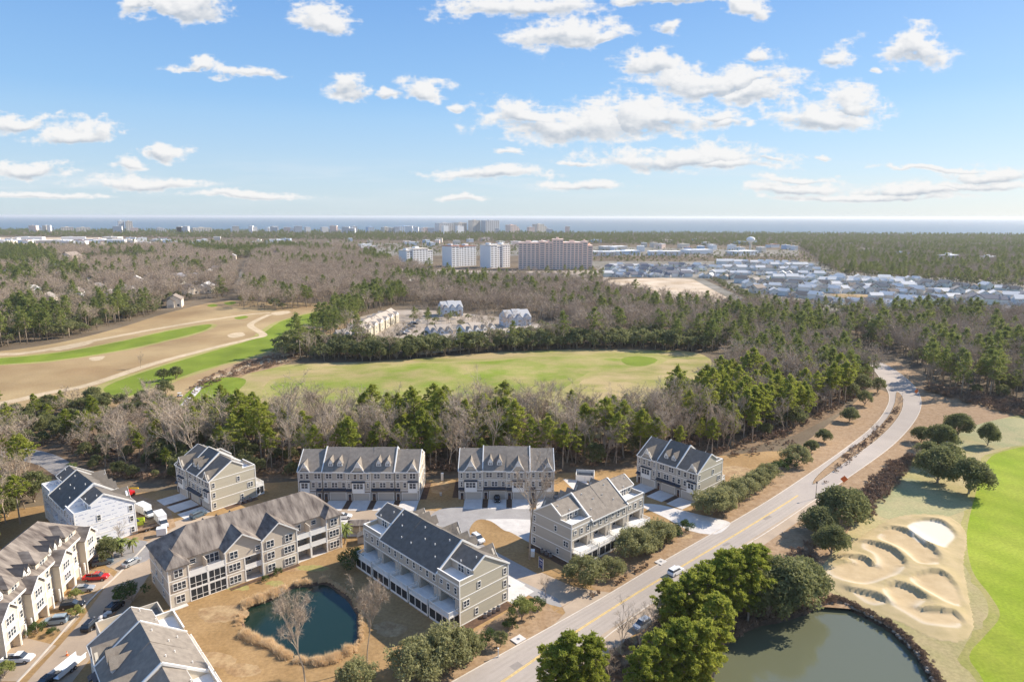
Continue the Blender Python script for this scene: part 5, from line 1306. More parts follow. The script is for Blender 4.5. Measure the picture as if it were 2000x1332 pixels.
# trailers, skip, digger
def trailer(loc, ang, L_, W_, label, m, sides=.5, load=None, name='trailer'):
    o = empty(name, (*loc, .05), R(ang), label, 'trailer')
    b = MB(); b.box(-L_/2, L_/2, -W_/2, W_/2, .55, .65, m); b.build('bed', o)
    for y in (-W_/2, W_/2-.06): q = MB(); q.box(-L_/2, L_/2, y, y+.06, .65, .65+sides, m); q.build('side_panel', o)
    b = MB(); b.bar((L_/2, 0, .6), (L_/2+1.3, 0, .55), .12, .12, m); b.build('drawbar', o)
    t, r_ = wheel_meshes()
    for y in (-W_/2-.12, W_/2+.12):
        for x in (-.4, .4): w_ = link('wheel', t, o, (x, y, .34)); link('rim', r_, w_)
    return o
tr1 = trailer(gp(205, 1215), lay(185,1230,222,1200), 5, 2.1, 'open trailer heaped with pale rubble bags in the shaded lane', M_rust, .35)
for i in range(14):
    a, b = rnd.uniform(-1.9, 1.9), rnd.uniform(-.7, .7); ca, sa = math.cos(tr1.rotation_euler.z), math.sin(tr1.rotation_euler.z)
    m = MB(); r_ = rnd.uniform(.28, .5)
    vs = [(r_*math.cos(t)*math.cos(p_)*1.2, r_*math.sin(t)*math.cos(p_), r_*math.sin(p_)*.8) for p_ in (-.9, -.2, .5, 1.2) for t in [k*1.047 for k in range(6)]]
    m.add(vs, [(j*6+k, j*6+(k+1) % 6, (j+1)*6+(k+1) % 6, (j+1)*6+k) for j in range(3) for k in range(6)]+[tuple(18+k for k in range(6))], M_conc)
    o = m.build('rubble_bag'); x0, y0 = tr1.location[:2]; o.location = (x0+a*ca-b*sa, y0+a*sa+b*ca, .95+rnd.uniform(0, .2)); tag(o, 'pale rubble bag heaped on the open trailer in the shaded lane', 'bag', 'rubble bags on the trailer')
trailer(gp(135, 1310), lay(110,1330,165,1285), 6.5, 2.2, 'long white trailer at the kerb beside the lower left townhouses', P_white, .9)
trailer(gp(288, 1036), lay(262,1046,318,1030), 7.5, 2.2, 'flat rusty trailer loaded with timber in the construction yard', M_rust, .2)
o = MB(); o.box(-1.2, 1.2, -.9, .9, .3, 2.2, P_white); o = o.build('crate_van'); o.location = (*gp(318, 1046), 0); o.rotation_euler.z = R(20); tag(o, 'small white enclosed box beside the rusty trailer', 'container')
sk = empty('skip', gp(266, 1026), R(20), 'lime green rubbish skip beside the unfinished row', 'skip')
for nm_, bx in (('floor', (-2, 2, -1, 1, .15, .25)), ('side_wall', (-2.2, 2.2, -1.1, -1, .15, 1.5)), ('side_wall', (-2.2, 2.2, 1, 1.1, .15, 1.5)), ('end_wall', (-2.2, -2.1, -1, 1, .25, 1.3)), ('end_wall', (2.1, 2.2, -1, 1, .25, 1.5))):
    q = MB(); q.box(*bx, P_lime); q.build(nm_, sk)
dg = empty('skid_loader', (*gp(497, 1003), .1), R(35), 'small orange skid loader beside the white trailer', 'loader')
q = MB(); q.box(-1.2, .8, -.7, .7, .4, 1.3, P_orange); q.build('body', dg); q = MB(); q.box(-.8, .5, -.6, .6, 1.3, 2.1, P_orange); q.box(-.7, .52, -.5, .5, 1.4, 1.95, M_glass); q.build('cab', dg)
for y in (-.85, .85):
    q = MB(); q.bar((-1.0, y, 1.5), (1.2, y, .8), .15, .2, P_orange); q.build('lift_arm', dg)
    for x in (-.8, .5): link('wheel', wheel_meshes()[0], dg, (x, y*.95, .36))
q = MB(); q.prx(-.9, .9, [(0, 0), (.5, .1), (.1, .7)], P_orange); q = q.build('bucket', dg); q.location = (1.3, 0, .3); q.rotation_euler.z = -math.pi/2
trailer(gp(524, 1000), lay(505,1004,545,996), 5.2, 2.0, 'white-sided trailer beside the orange skid loader', P_white, 1.3)
# golf buggy
gb = empty('golf_buggy', gp(352, 776), R(10), 'white golf buggy on the path by the green apron', 'golf buggy')
q = MB(); q.box(-1.1, 1.1, -.6, .6, .35, .75, P_white); q.box(-.5, -.2, -.55, .55, .75, 1.2, M_tyre); q.build('body', gb)
q = MB(); q.box(-.9, .8, -.62, .62, 1.85, 1.93, P_white); q.build('canopy', gb)
for x in (-.8, .7):
    for y in (-.55, .55): q = MB(); q.bar((x, y, .7), (x, y, 1.86), .05, .05, M_tyre); q.build('post', gb); link('wheel', wheel_meshes()[0], gb, (x, y*1.05, .3)).scale = (.8, .8, .8)

# ---------------------------------------------------------------- street furniture
for (u, v, lb) in ((133, 1281, 'upper orange traffic cone in the lane by the long white trailer'), (126, 1304, 'lower orange traffic cone in the lane by the long white trailer')):
    c = empty('traffic_cone', (*gp(u, v), .03), 0, lb, 'traffic cone', 'traffic cones'); q = MB(); q.box(-.25, .25, -.25, .25, 0, .05, P_orange); q.build('base', c)
    q = MB(); q.tube([(0, 0, .05), (0, 0, .95)], [.2, .03], P_orange, 10); q.build('cone', c); q = MB(); q.tube([(0, 0, .45), (0, 0, .62)], [.127, .092], M_white, 10); q.build('band', c)
for (u, v, ang, lb) in ((1649, 945, 60, 'orange diamond roadworks sign on the verge near the median tip'), (1790, 770, 75, 'orange diamond roadworks sign on the outside of the far bend')):
    c = empty('roadworks_sign', gp(u, v), R(-12 if u < 1700 else 12), lb, 'road sign', 'roadworks signs')
    q = MB(); q.bar((0, .05, 0), (0, .05, 1.4), .06, .06, M_tyre)
    q.build('stand', c)
    for sg in (-1, 1): q = MB(); q.bar((0, .05, .5), (sg*.8, .5, 0), .05, .05, M_tyre); q.build('leg', c)
    q = MB(); q.pry(0, .03, [(0, .7), (1.2, 1.9), (0, 3.1), (-1.2, 1.9)], P_orange); q.build('panel', c, fix=True)
lp = empty('street_light', gp(1594, 972), R(20), 'black street lamp at the tip of the road median', 'street lamp')
q = MB(); q.tube([(0, 0, 0), (0, 0, 4.8)], [.09, .06], M_black, 8); q.build('pole', lp); q = MB(); q.tube([(0, 0, 4.8), (0, 0, 5.0), (0, 0, 5.4), (0, 0, 5.6)], [.1, .24, .2, .03], M_black, 8); q.build('lantern', lp)
q = MB(); q.tube([(0, 0, 0), (0, 0, .5)], [.18, .12], M_black, 8); q.build('base', lp)
sg = empty('sales_sign', gp(1058, 1112), R(-60), 'dark blue for-sale sign board beside the grey row with white decks', 'sign')
q = MB(); q.box(-.95, .95, -.03, .03, .5, 3.0, mat('navy_board', (.03, .05, .16), .6)); q.build('board', sg)
for x in (-1.0, .9): q = MB(); q.box(x, x+.1, -.05, .05, 0, 3.2, M_white); q.build('post', sg)
for k_, (z0, z1) in enumerate(((2.45, 2.6), (1.7, 1.78), (1.3, 1.36))): q = MB(); q.box(-.6+.1*k_, .6-.1*k_, -.036, -.031, z0, z1, M_white); q.build('print_line', sg)
for (u, v, lb) in ((975, 1283, 'white marker post on the road verge below the beige gable end'),):
    c = empty('marker_post', gp(u, v), 0, lb, 'post'); q = MB(); q.box(-.08, .08, -.08, .08, 0, 1.9, M_white); q.build('post', c); q = MB(); q.box(-.14, .14, -.14, .14, 1.9, 2.0, M_white); q.build('cap', c)
for (u, v, lb) in ((1014, 1249, 'concrete drain inlet in the kerb below the beige row'), (1292, 1097, 'concrete drain inlet in the kerb beside the four-unit row with decks')):
    c = empty('drain_inlet', gp(u, v), R(42), lb, 'drain', 'kerb drain inlets'); q = MB(); q.box(-1.3, 1.3, -1, 1, .0, .2, M_conc); q.build('slab', c); q = MB(); q.tube([(0, 0, .2), (0, 0, .23)], [.35, .35], M_rim, 12); q.build('cover', c)
def util(u, v, lb, w=.7, h=.9, m=None):
    c = empty('utility_box', gp(u, v), R(rnd.uniform(-10, 10)), lb, 'utility box'); q = MB(); q.box(-w/2, w/2, -w/2, w/2, .05, h, m or SID['grey']); q.build('cabinet', c); q = MB(); q.box(-w/2-.04, w/2+.04, -w/2-.04, w/2+.04, h, h+.06, m or SID['grey']); q.build('lid', c)
util(865, 938, 'white utility cabinet on a post in the gap between the five and four unit rows', .7, 2.4, M_white); util(862, 968, 'small pale utility box on the shaded lawn between the five and four unit rows')
util(1410, 990, 'grey utility cabinet hidden at the foot of the right-hand row gable'); util(1040, 1085, 'white fenced meter box by the tall bare tree', 1.4, 1.5, M_white)
# condensers beside the gable ends
def condenser(loc, lb, grpn):
    if 'ac' not in _car:
        q = MB(); q.box(-.4, .4, -.4, .4, .08, .95, M_rim); a = q.mesh('air_conditioner'); q = MB(); q.tube([(0, 0, .95), (0, 0, 1.0)], [.33, .33], M_black, 12); _car['ac'] = (a, q.mesh('fan_grille'))
    o = link('air_conditioner', _car['ac'][0], None, (*loc, 0)); link('fan_grille', _car['ac'][1], o); tag(o, lb, 'air conditioner', grpn)
for k_ in range(4): condenser(off(PG, thG, -1.2, 4+k_*1.3), 'grey air conditioner unit at the foot of the sunlit beige gable end', 'air conditioners by the beige gable')
for k_ in range(3): condenser(off(PF, thF, 30.4, 5+k_*1.5), 'grey air conditioner unit at the shaded grey gable end', 'air conditioners by the grey gable')
for k_ in range(3): condenser(off(PB, thB, 23.1, 8+k_*1.6), 'grey air conditioner unit at the foot of the yellow-beige gable', 'air conditioners by the yellow-beige gable')
# white bin enclosure
en = empty('bin_enclosure', (24.0, 205.5), R(-8), 'white walled bin enclosure with open top between two townhouse rows', 'enclosure')
for bx in ((-3, -2.85, 0, 5), (2.85, 3, 0, 5), (-2.85, 2.85, 4.85, 5)): q = MB(); q.box(*bx, 0, 2.1, M_white); q.build('wall', en)
for x0, x1 in ((-2.85, -.03), (.03, 2.85)): q = MB(); q.box(x0, x1, 0, .08, .1, 2.0, M_white); q.build('gate', en)
q = MB(); q.box(-2.3, 2.3, 1, 4, 0, 1.4, M_black); q.build('bin', en)
# mail kiosk with hipped roof
ki = empty('mail_kiosk', gp(706, 1040), R(4), 'mail kiosk with dark brown roof on white posts, right of the long building', 'kiosk')
r = MB(); hip(r, -3.6, 3.6, -1.8, 1.8, 2.7, 3.6, -2.2, 2.2, 0, M_rbrown, -.15); r.build('roof', ki)
for x in (-3.1, 0, 3.1):
    for y in (-1.4, 1.4): q = MB(); q.box(x-.15, x+.15, y-.15, y+.15, 0, 2.75, M_white); q.build('post', ki)
q = MB(); q.box(-2.6, 2.6, -.3, .3, .1, 1.7, SID['cream']); q.build('mailboxes', ki)
sh = empty('shed', gp(712, 1058), R(8), 'small grey shed just below the mail kiosk', 'shed')
q = MB(); q.box(-1.5, 1.5, -1.2, 1.2, 0, 2.0, SID['grey']); q.build('wall', sh); q = MB(); q.pry(-1.4, 1.4, [(-1.7, 1.95), (1.7, 1.95), (0, 2.7)], M_rgrey); q.build('roof', sh, fix=True)
# telehandler behind the unfinished row
th_ = empty('telehandler', gp(252, 968), R(-25), 'red telehandler with raised yellow boom behind the unfinished row', 'telehandler')
q = MB(); q.box(-2.2, 2.0, -.9, .9, .6, 1.5, P_red); q.build('body', th_); q = MB(); q.box(-.8, .6, -.9, -.1, 1.5, 2.5, M_glass); q.build('cab', th_)
q = MB(); q.bar((-2, .3, 1.7), (4.6, .3, 3.0), .35, .4, mat('yellow_paint', (.7, .42, .03), .4)); q.build('boom', th_)
for x in (-1.5, 1.4):
    for y in (-.95, .95): link('wheel', wheel_meshes()[0], th_, (x, y, .5)).scale = (1.5, 1.5, 1.5)
# pile of junk and clipped plants along the road
for i, (u, v) in enumerate([(1158,1165),(1168,1160),(1205,1140),(1216,1133),(1226,1128),(1246,1118),(1254,1112),(1262,1106)]):
    L_, t_ = oak_geo(1.0, .8, 200+i % 3, 8, 60, .18, .05)
    if i < 3: _car['cl%d' % i] = (npmesh('foliage', L_, 3, MATS['dry_brush']), t_.mesh('stem'))
    a, b = _car['cl%d' % (i % 3)]
    o = empty('brush_pile', gp(u, v), i, 'small dark brush clump on the road verge across from the pines', 'brush', 'brush clumps along the road kerb'); link('stem', b, o); link('foliage', a, o)

# ---------------------------------------------------------------- planted trees and shrubs near the houses, one by one
def at_px(kind, u, v, s, label, **k): return tree(kind, gp(u, v), s, label, **k)
SH = [('shrub', 812, 1322, 1.35, 'large olive shrub on the verge at the bottom, left of the others'), ('shrub', 872, 1292, 1.35, 'large olive shrub nearest the corner of the beige gable end'),
 ('shrub', 700, 1345, 1.0, 'olive shrub cut off by the lower edge below the pond tree'), ('bush', 930, 1268, 1.2, 'dark green bush right of the large olive shrubs'), ('bush', 958, 1250, .9, 'small dark bush beside the thin verge tree'),
 ('ybush', 1020, 1212, 1.15, 'yellow-green shrub at the right corner of the beige gable'), ('bush', 1050, 1192, 1.1, 'dark green hedge bush beside the small round tree at the lane mouth'), ('bush', 1000, 1230, .9, 'dark green bush between the yellow-green shrub and the verge tree'),
 ('shrub', 1146, 1140, 1.25, 'big round olive shrub at the near corner of the row with white decks'), ('shrub', 1195, 1122, .85, 'brownish shrub right of the big round one'), ('shrub', 1238, 1086, 1.4, 'tall olive shrub hiding the porches of the row with white decks'),
 ('shrub', 1282, 1062, 1.2, 'olive shrub at the right end of the row with white decks'), ('bush', 1316, 1048, 1.3, 'green hedge bush on the verge right of the deck row'), ('bush', 1340, 1037, 1.2, 'last green hedge bush before the drive opening'),
 ('shrub', 1392, 1003, 1.5, 'large olive shrub against the gable of the right-hand row'), ('shrub', 1434, 978, 1.2, 'second olive shrub up the road from the right-hand gable'), ('shrub', 1472, 955, 1.05, 'third olive shrub up the road from the right-hand gable'),
 ('shrub', 1502, 935, 1.0, 'fourth olive shrub up the road from the right-hand gable'), ('bush', 1526, 920, 1.5, 'dark green bush between olive shrubs along the road'), ('shrub', 1556, 905, 1.3, 'tall yellowish olive shrub before the dark pines'),
 ('shrub', 1415, 992, 1.2, 'olive shrub filling the hedge between the two largest by the right-hand gable'), ('shrub', 1453, 966, 1.15, 'olive shrub between second and third along the road'), ('shrub', 1488, 944, 1.0, 'olive shrub between third and fourth along the road'), ('bush', 1540, 912, 1.4, 'round green bush before the tall yellowish shrub'),
 ('shrub', 1262, 1074, 1.0, 'olive shrub wedged between the two tall ones by the deck row'), ('shrub', 1300, 1056, .95, 'small olive shrub before the hedge bushes by the deck row'), ('shrub', 842, 1305, 1.1, 'olive shrub between the two large ones at the lower edge'), ('shrub', 905, 1280, 1.0, 'olive shrub just left of the dark green bush on the verge'), ('bush', 686, 1108, 1.7, 'round dark green bush on the lawn between pond and beige row'), ('bush', 262, 1175, 1.8, 'dark green bush on the shaded lane corner'), ('bush', 480, 1018, .9, 'low green bush bed behind the long brown-roofed building'), ('bush', 460, 1022, .8, 'small grey-green bush in the bed behind the long building'),
 ('ybush', 150, 1205, .55, 'yellow-green bush between black and blue-grey cars'), ('ybush', 150, 1172, .55, 'yellow-green bush below the silver-blue car'), ('bush', 75, 1238, .9, 'green bush by the cream building below the blue-grey car'), ('ybush', 10, 1325, .7, 'yellow-green bush in the lower left corner'),
 ('bush', 107, 1240, .6, 'low round bush on the kerb below the pale blue-grey car'), ('bush', 545, 1122, .6, 'low bush against the middle of the long building'), ('bush', 520, 1135, .5, 'very low green bush at the gable foot of the long building'), ('bush', 700, 1085, .8, 'bush beside the shed')]
for k, u, v, s, lb in SH: at_px(k, u, v, s*(1.15 if k == 'shrub' else 1.1), lb, seed=len(lb))
for (u, v, s, lb, k, hi) in ((600, 1345, 1.05, 'tall pale leafless tree standing on the near bank of the dark pond', 'bare', True), (718, 1303, .92, 'pale leafless tree with dense twigs at the right bank of the dark pond', 'bare', True),
   (1036, 1092, 1.25, 'very tall bare slender tree before the grey gable end', 'bare', False), (1068, 1178, .32, 'small round young tree at the lane mouth', 'bare', False), (980, 1262, .35, 'thin young tree on the verge below the beige gable end', 'oak', False)):
    at_px(k, u, v, s*(.72 if hi else 1), lb, hi=hi, seed=1 if not hi else u, sz=s*1.02)
BR = [('pine', 1420, 1228, 1.02), ('pine', 1462, 1215, 1.0), ('pine', 1392, 1236, .92), ('pine', 1345, 1262, .92), ('pine', 1318, 1275, .85), ('pine', 1480, 1180, .8), ('pine', 1440, 1190, .78), ('pine', 1330, 1385, .98), ('pine', 1290, 1395, .9), ('pine', 1365, 1370, .9), ('pine', 1110, 1400, .92), ('pine', 1080, 1410, .8), ('pine', 1155, 1385, .82), ('pine', 1300, 1235, .7), ('pine', 1250, 1420, .85), ('pine', 1372, 1252, .95), ('pine', 1405, 1200, .85), ('pine', 1395, 1320, .95)]
BRL = ['tallest bright pine of the clump between road and lake', 'bright pine at the lake side of the roadside clump', 'bright pine in the middle of the roadside clump', 'bright pine leaning over the road below the white car', 'left bright pine over the side path', 'pine at the lake edge of the clump, behind the tallest', 'pine at the rear of the clump facing the road',
  'large bright pine at the lower edge beside the lake', 'pine behind the large one at the lower edge', 'right pine of the lower edge group beside the lake', 'dark pine at the bottom right of the road', 'small dark pine left of the bottom group beside the road', 'right pine of the bottom group beside the bare brush', 'small pine at the kerb where the side path vanishes', 'pine cut by the lower edge under the bare brush', 'pine filling the clump between the leaning and middle pines', 'pine on the road side of the clump near the kerb', 'pine at the lake bank above the lower edge group']
for i, (k, u, v, s) in enumerate(BR): at_px(k, u, v, s*.92, BRL[i], hi=True, seed=i)
OK_ = [(1500, 1205, 1.0, 'low evergreen at the lake bank right of the bright pines'), (1535, 1195, 1.2, 'tall grey-green evergreen at the lake corner beside the bunkers'), (1505, 1165, .95, 'grey-green evergreen between the pines and the lake corner'), (1570, 1170, .95, 'grey-green evergreen nearest the bunkers at the lake'), (1640, 1030, 1.15, 'broad evergreen oak on the verge above the bunkers'), (1600, 1045, .8, 'evergreen oak at the verge between the broad oak and the side path'), (1625, 1082, .75, 'pale evergreen bush oak below the broad oak'), (1665, 1010, .8, 'evergreen oak touching the brush strip'),
 (1832, 940, 1.15, 'left evergreen oak of the pair casting shade on the turf'), (1893, 962, 1.1, 'right evergreen oak of the pair casting shade on the turf'), (1838, 878, .95, 'evergreen oak nearest the road bend above the pair'), (1872, 850, .9, 'evergreen oak at the back of the golf clump'), (1812, 905, .8, 'evergreen oak at the road side of the golf clump'), (1800, 862, .6, 'small evergreen oak at the top of the golf clump'), (1850, 912, .85, 'evergreen oak in the middle of the golf clump'),
 (1715, 765, .8, 'evergreen oak inside the upper road bend'), (1690, 790, .75, 'evergreen oak at the foot of the wood by the bend'), (1660, 822, .6, 'evergreen on the verge at the wood edge by the bend'), (1610, 862, .5, 'dark evergreen on the verge before the pines'), (1585, 882, .45, 'low evergreen on the verge near the dark one'),
 (325, 775, .85, 'lone round evergreen on the golf hole, nearer one'), (320, 745, .7, 'round evergreen behind the lone one on the golf hole'), (345, 742, .75, 'round evergreen right of the pair on the golf hole'), (185, 795, .95, 'broad dark evergreen beside the cart path'), (215, 1095, .55, 'evergreen oak by the palms beside the unfinished row')]
for i, (u, v, s, lb) in enumerate(OK_): at_px('oak', u, v, s, lb, hi=(v > 820), seed=i)
o = at_px('oak', 1930, 868, .62, 'lone dark conical magnolia on the pale turf', hi=True, seed=2, sz=.85, cat='magnolia')
for i, (u, v, s, lb) in enumerate([(1660, 905, .36, 'nearest small bare tree in the road median'), (1705, 862, .36, 'middle small bare tree in the road median'), (1752, 800, .34, 'farthest small bare tree in the road median'),
   (1560, 1190, .5, 'bare tree at the lake corner'), (1215, 1290, .55, 'bare scrubby tree between the side path and the lake'), (1250, 1300, .5, 'grey bare tree below the silver car'), (1190, 1345, .5, 'bare brown tree at the bottom beside the dark pine'), (1275, 1265, .5, 'bare tree left of the leaning pine'), (1785, 915, .4, 'bare tree at the road side of the golf oaks'), (275, 720, .5, 'leafless shrub tree beside the golf evergreens'), (230, 1075, .4, 'leafless tree near the palms')]):
    at_px('bare', u, v, s, lb, seed=i)
# palms
def palm_mesh():
    t = MB(); t.tube([(0, 0, 0), (.1, 0, 2), (.1, .1, 4.2)], [.2, .16, .15], M_bark, 7); f = MB(); rg2 = np.random.RandomState(3)
    for i in range(34):
        a = i*2.4; up = rg2.uniform(-.3, 1.0); L_ = 2.0; p0 = Vector((.1, .1, 4.2)); pts = []
        for k in range(6):
            t_ = k/5; pts.append(p0+Vector((math.cos(a)*L_*t_, math.sin(a)*L_*t_, up*L_*t_-1.5*t_*t_)))
        sd_ = Vector((-math.sin(a), math.cos(a), 0))
        for k in range(5):
            w0 = .30*math.sin(math.pi*(.1+.8*k/5)); w1 = .30*math.sin(math.pi*(.1+.8*(k+1)/5)); dn = Vector((0, 0, -.12))
            f.add([pts[k], pts[k]+sd_*w0+dn, pts[k+1]+sd_*w1+dn, pts[k+1], pts[k]-sd_*w0+dn, pts[k+1]-sd_*w1+dn], [(0, 1, 2, 3), (0, 3, 5, 4)], M_palm)
    return t.mesh('trunk'), f.mesh('fronds')
PM = palm_mesh()
for i, (u, v, s, lb) in enumerate([(675, 1062, 1.1, 'palm at the right end of the long brown-roofed building'), (664, 1050, .9, 'shorter palm behind the end of the long building'), (222, 1092, 1.0, 'left palm of the group beside the silver saloon'), (240, 1088, 1.05, 'middle palm of the group beside the silver saloon'), (262, 1080, .8, 'right palm of the group beside the silver saloon'), (208, 1080, .9, 'palm at the foot of the house-wrapped gable'), (143, 930, .9, 'palm by the old road bend at the left'), (160, 950, .8, 'second palm by the old road bend')]):
    o = empty('palm_tree', gp(u, v), i, lb, 'palm tree', 'palm trees'); o.scale = (s, s, s); link('trunk', PM[0], o); link('fronds', PM[1], o)

# ---------------------------------------------------------------- reeds, brush, stones
def tuft(h, r, n, m, seed, w=.05):
    q = np.random.RandomState(seed); b = q.normal(size=(n, 3))*np.array([r, r, 0]); d = q.normal(size=(n, 3))*np.array([.22, .22, 0])+np.array([0, 0, 1.]); l = h*q.uniform(.5, 1.1, (n, 1))
    s = q.normal(size=(n, 3)); s[:, 2] = 0; s /= np.linalg.norm(s, axis=1)[:, None]
    return npmesh('tuft', np.stack([b-s*w, b+s*w, b+d*l], 1).reshape(-1, 3), 3, m)
RD = [tuft(1.6, .35, 90, M_reed, i, .06) for i in range(3)]
def along(line, n, wmin, wmax, s0, s1, closed=True, part=(0, 1)):
    out = []; m = len(line)
    for _ in range(n):
        t = rnd.uniform(*part)*m; i = int(t) % m; j = (i+1) % m; f = t-int(t)
        a, b = line[i], line[j]; dx, dy = b[0]-a[0], b[1]-a[1]; l = math.hypot(dx, dy)+1e-6; w = rnd.uniform(wmin, wmax)
        out.append((a[0]+dx*f+dy/l*w, a[1]+dy*f-dx/l*w, rnd.uniform(s0, s1)))
    return out
cxp = sum(a for a, b in p1)/len(p1); cyp = sum(b for a, b in p1)/len(p1)
def ring(outline, n, w0, w1, s0, s1, keep=None):
    cx = sum(a for a, b in outline)/len(outline); cy = sum(b for a, b in outline)/len(outline); out = []
    while len(out) < n:
        i = rnd.randrange(len(outline)); a, b = outline[i], outline[(i+1) % len(outline)]; f = rnd.random(); x = a[0]+(b[0]-a[0])*f; y = a[1]+(b[1]-a[1])*f
        l = math.hypot(x-cx, y-cy); w = rnd.uniform(w0, w1); x += (x-cx)/l*w; y += (y-cy)/l*w; u, v = px(x, y)
        if keep is None or keep(u, v): out.append((x, y, rnd.uniform(s0, s1)))
    return out
scatter('reeds', [(a+rnd.gauss(0, .3), b+rnd.gauss(0, .3), c*(.75+.45*math.sin(a*1.3)*math.sin(b*1.7+1))) for a, b, c in ring(p1, 1250, -.3, .8, .3, .95, lambda u, v: not (u > 640 and v < 1268) and math.sin(u*.13)+math.sin(v*.21+u*.05)+rnd.uniform(-.8, .8) > -.5)], RD, 'dry tan reeds ringing the dark pond')
scatter('reeds', ring(p1, 260, -.2, .8, .2, .45, lambda u, v: u > 640), RD, 'thin dry reeds on the shaded side of the dark pond')
BS = [npmesh('brush', oak_geo(1.4, 1.2, 300+i, 8, 60, .16, .05)[0], 3, M_brush) for i in range(3)]
scatter('brush', ring(p2, 700, -.3, 1.1, .35, .8), BS, 'dark brush on the lake bank')
def fill(poly, n, s0, s1):
    w_ = [gp(*q) for q in poly]; xs = [q[0] for q in w_]; ys = [q[1] for q in w_]; out = []
    while len(out) < n:
        x = rnd.uniform(min(xs), max(xs)); y = rnd.uniform(min(ys), max(ys))
        if bool(inpoly(np.array([x]), np.array([y]), w_)[0]): out.append((x, y, rnd.uniform(s0, s1)))
    return out
scatter('brush', fill([(1655,985),(1690,960),(1740,905),(1790,890),(1760,930),(1730,970),(1700,1010),(1660,1020)], 220, .8, 1.9), BS, 'brown brush strip between road and turf')
scatter('brush', fill([(370,765),(400,742),(480,708),(560,692),(600,696),(540,716),(440,742),(380,770)], 260, .6, 1.4), BS, 'rusty scrub strip between the golf holes')
scatter('brush', fill([(1130,1330),(1220,1270),(1300,1210),(1400,1170),(1480,1140),(1540,1080),(1590,1060),(1600,1150),(1500,1215),(1400,1262),(1380,1332)], 420, .7, 1.6), BS, 'leafless brush between the side path and the lake')
scatter('brush', fill([(1810,752),(1900,770),(2050,800),(2150,840),(2000,815),(1880,785),(1815,765)], 200, 1.2, 2.6), BS, 'brush edge of the wood right of the road')
scatter('brush', fill([(1610,948),(1670,892),(1720,850),(1758,800),(1755,785),(1735,815),(1700,848),(1645,890)], 90, .5, 1.0), BS, 'low brown planting in the road median')
scatter('brush', fill([(1330,812),(1420,882),(1540,848),(1560,870),(1420,900),(1250,915),(1240,905)], 120, .6, 1.2), BS, 'brush at the edge of the wood beside the right-hand row')

# ---------------------------------------------------------------- far buildings
def ztop(Y, v):
    k = (666-v)/FPX; return CAMH+Y*(k*CP-SP)/(CP+k*SP)
T_pink = mat('pink_render', (.88, .66, .54), .85); T_white = mat('white_render', (.82, .81, .79), .85); T_tan = mat('tan_render', (.70, .62, .52), .85); T_blue = mat('blue_grey_render', (.45, .55, .66), .85); T_grey = mat('grey_render', (.62, .61, .60), .85); M_rec = mat('balcony_recess_shade', (.30, .28, .27), .6)
M_tile = mat('red_tile_roof', (.36, .17, .11), .9)
def tower(u0, u1, vt, vb, m, nf, nc, label, dep=20, steps=None, rot=0., roofm=None, side=False):
    (xa, ya), (xb, yb) = gp(u0, vb), gp(u1, vb); Wt = xb-xa; H = ztop(ya, vt)
    if rot:
        cr, sr = math.cos(R(rot)), math.sin(R(rot)); dep = min(dep, Wt*.42/sr); Wt = (Wt-dep*sr)/cr; xa += dep*sr
    o = empty('apartment_tower', (xa, ya), R(rot), label, 'apartment tower')
    secs = steps or [(0, 1, 1)]
    w_ = MB(); rec = MB()
    for (a, b, hh) in secs:
        h = H*hh; q = MB(); q.box(a*Wt, b*Wt, 0 if hh < 1 or len(secs) == 1 else -1.5, dep, 0, h, m); q.build('wall', o)
        n = max(1, int(nc*(b-a)+.5)); cw = (b-a)*Wt/n; yf = 0 if hh < 1 or len(secs) == 1 else -1.5
        nf_ = max(2, int(nf*hh+.5))
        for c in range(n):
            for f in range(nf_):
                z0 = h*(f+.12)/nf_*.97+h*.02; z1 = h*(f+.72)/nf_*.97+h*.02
                rec.box((a*Wt+cw*(c+.16)), (a*Wt+cw*(c+.84)), yf-.06, yf-.01, z0, z1, M_rec)  # flat panel on the wall; the recess shade is painted in its colour
        r_ = MB(); r_.box(a*Wt-.4, b*Wt+.4, yf-.5, dep+.4, h, h+1.2, roofm or m); r_.build('roof_edge', o)
        r_ = MB(); r_.box(a*Wt+(b-a)*Wt*.35, a*Wt+(b-a)*Wt*.6, dep*.3, dep*.7, h+1.2, h+4, m); r_.build('lift_house', o)
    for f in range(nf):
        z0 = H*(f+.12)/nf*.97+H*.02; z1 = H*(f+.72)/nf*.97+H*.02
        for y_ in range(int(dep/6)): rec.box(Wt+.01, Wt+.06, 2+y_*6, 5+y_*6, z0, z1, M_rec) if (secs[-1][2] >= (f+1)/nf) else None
    q = rec.build('windows', o); q['kind'] = 'stuff'  # painted panels standing for shaded balcony recesses, no real openings
    return o
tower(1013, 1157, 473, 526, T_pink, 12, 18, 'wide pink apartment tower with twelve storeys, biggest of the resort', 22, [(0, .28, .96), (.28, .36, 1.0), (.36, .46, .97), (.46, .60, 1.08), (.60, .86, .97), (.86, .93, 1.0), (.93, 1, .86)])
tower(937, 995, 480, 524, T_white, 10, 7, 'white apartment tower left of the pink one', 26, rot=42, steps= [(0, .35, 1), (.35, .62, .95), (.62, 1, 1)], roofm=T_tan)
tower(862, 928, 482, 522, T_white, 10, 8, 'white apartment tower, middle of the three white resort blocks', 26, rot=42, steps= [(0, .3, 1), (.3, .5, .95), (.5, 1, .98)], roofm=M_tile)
tower(776, 841, 488, 518, T_white, 7, 8, 'lowest white apartment block, left of the resort towers', 26, rot=42, steps= [(0, .22, .9), (.22, .8, 1), (.8, 1, .88)], roofm=T_tan)
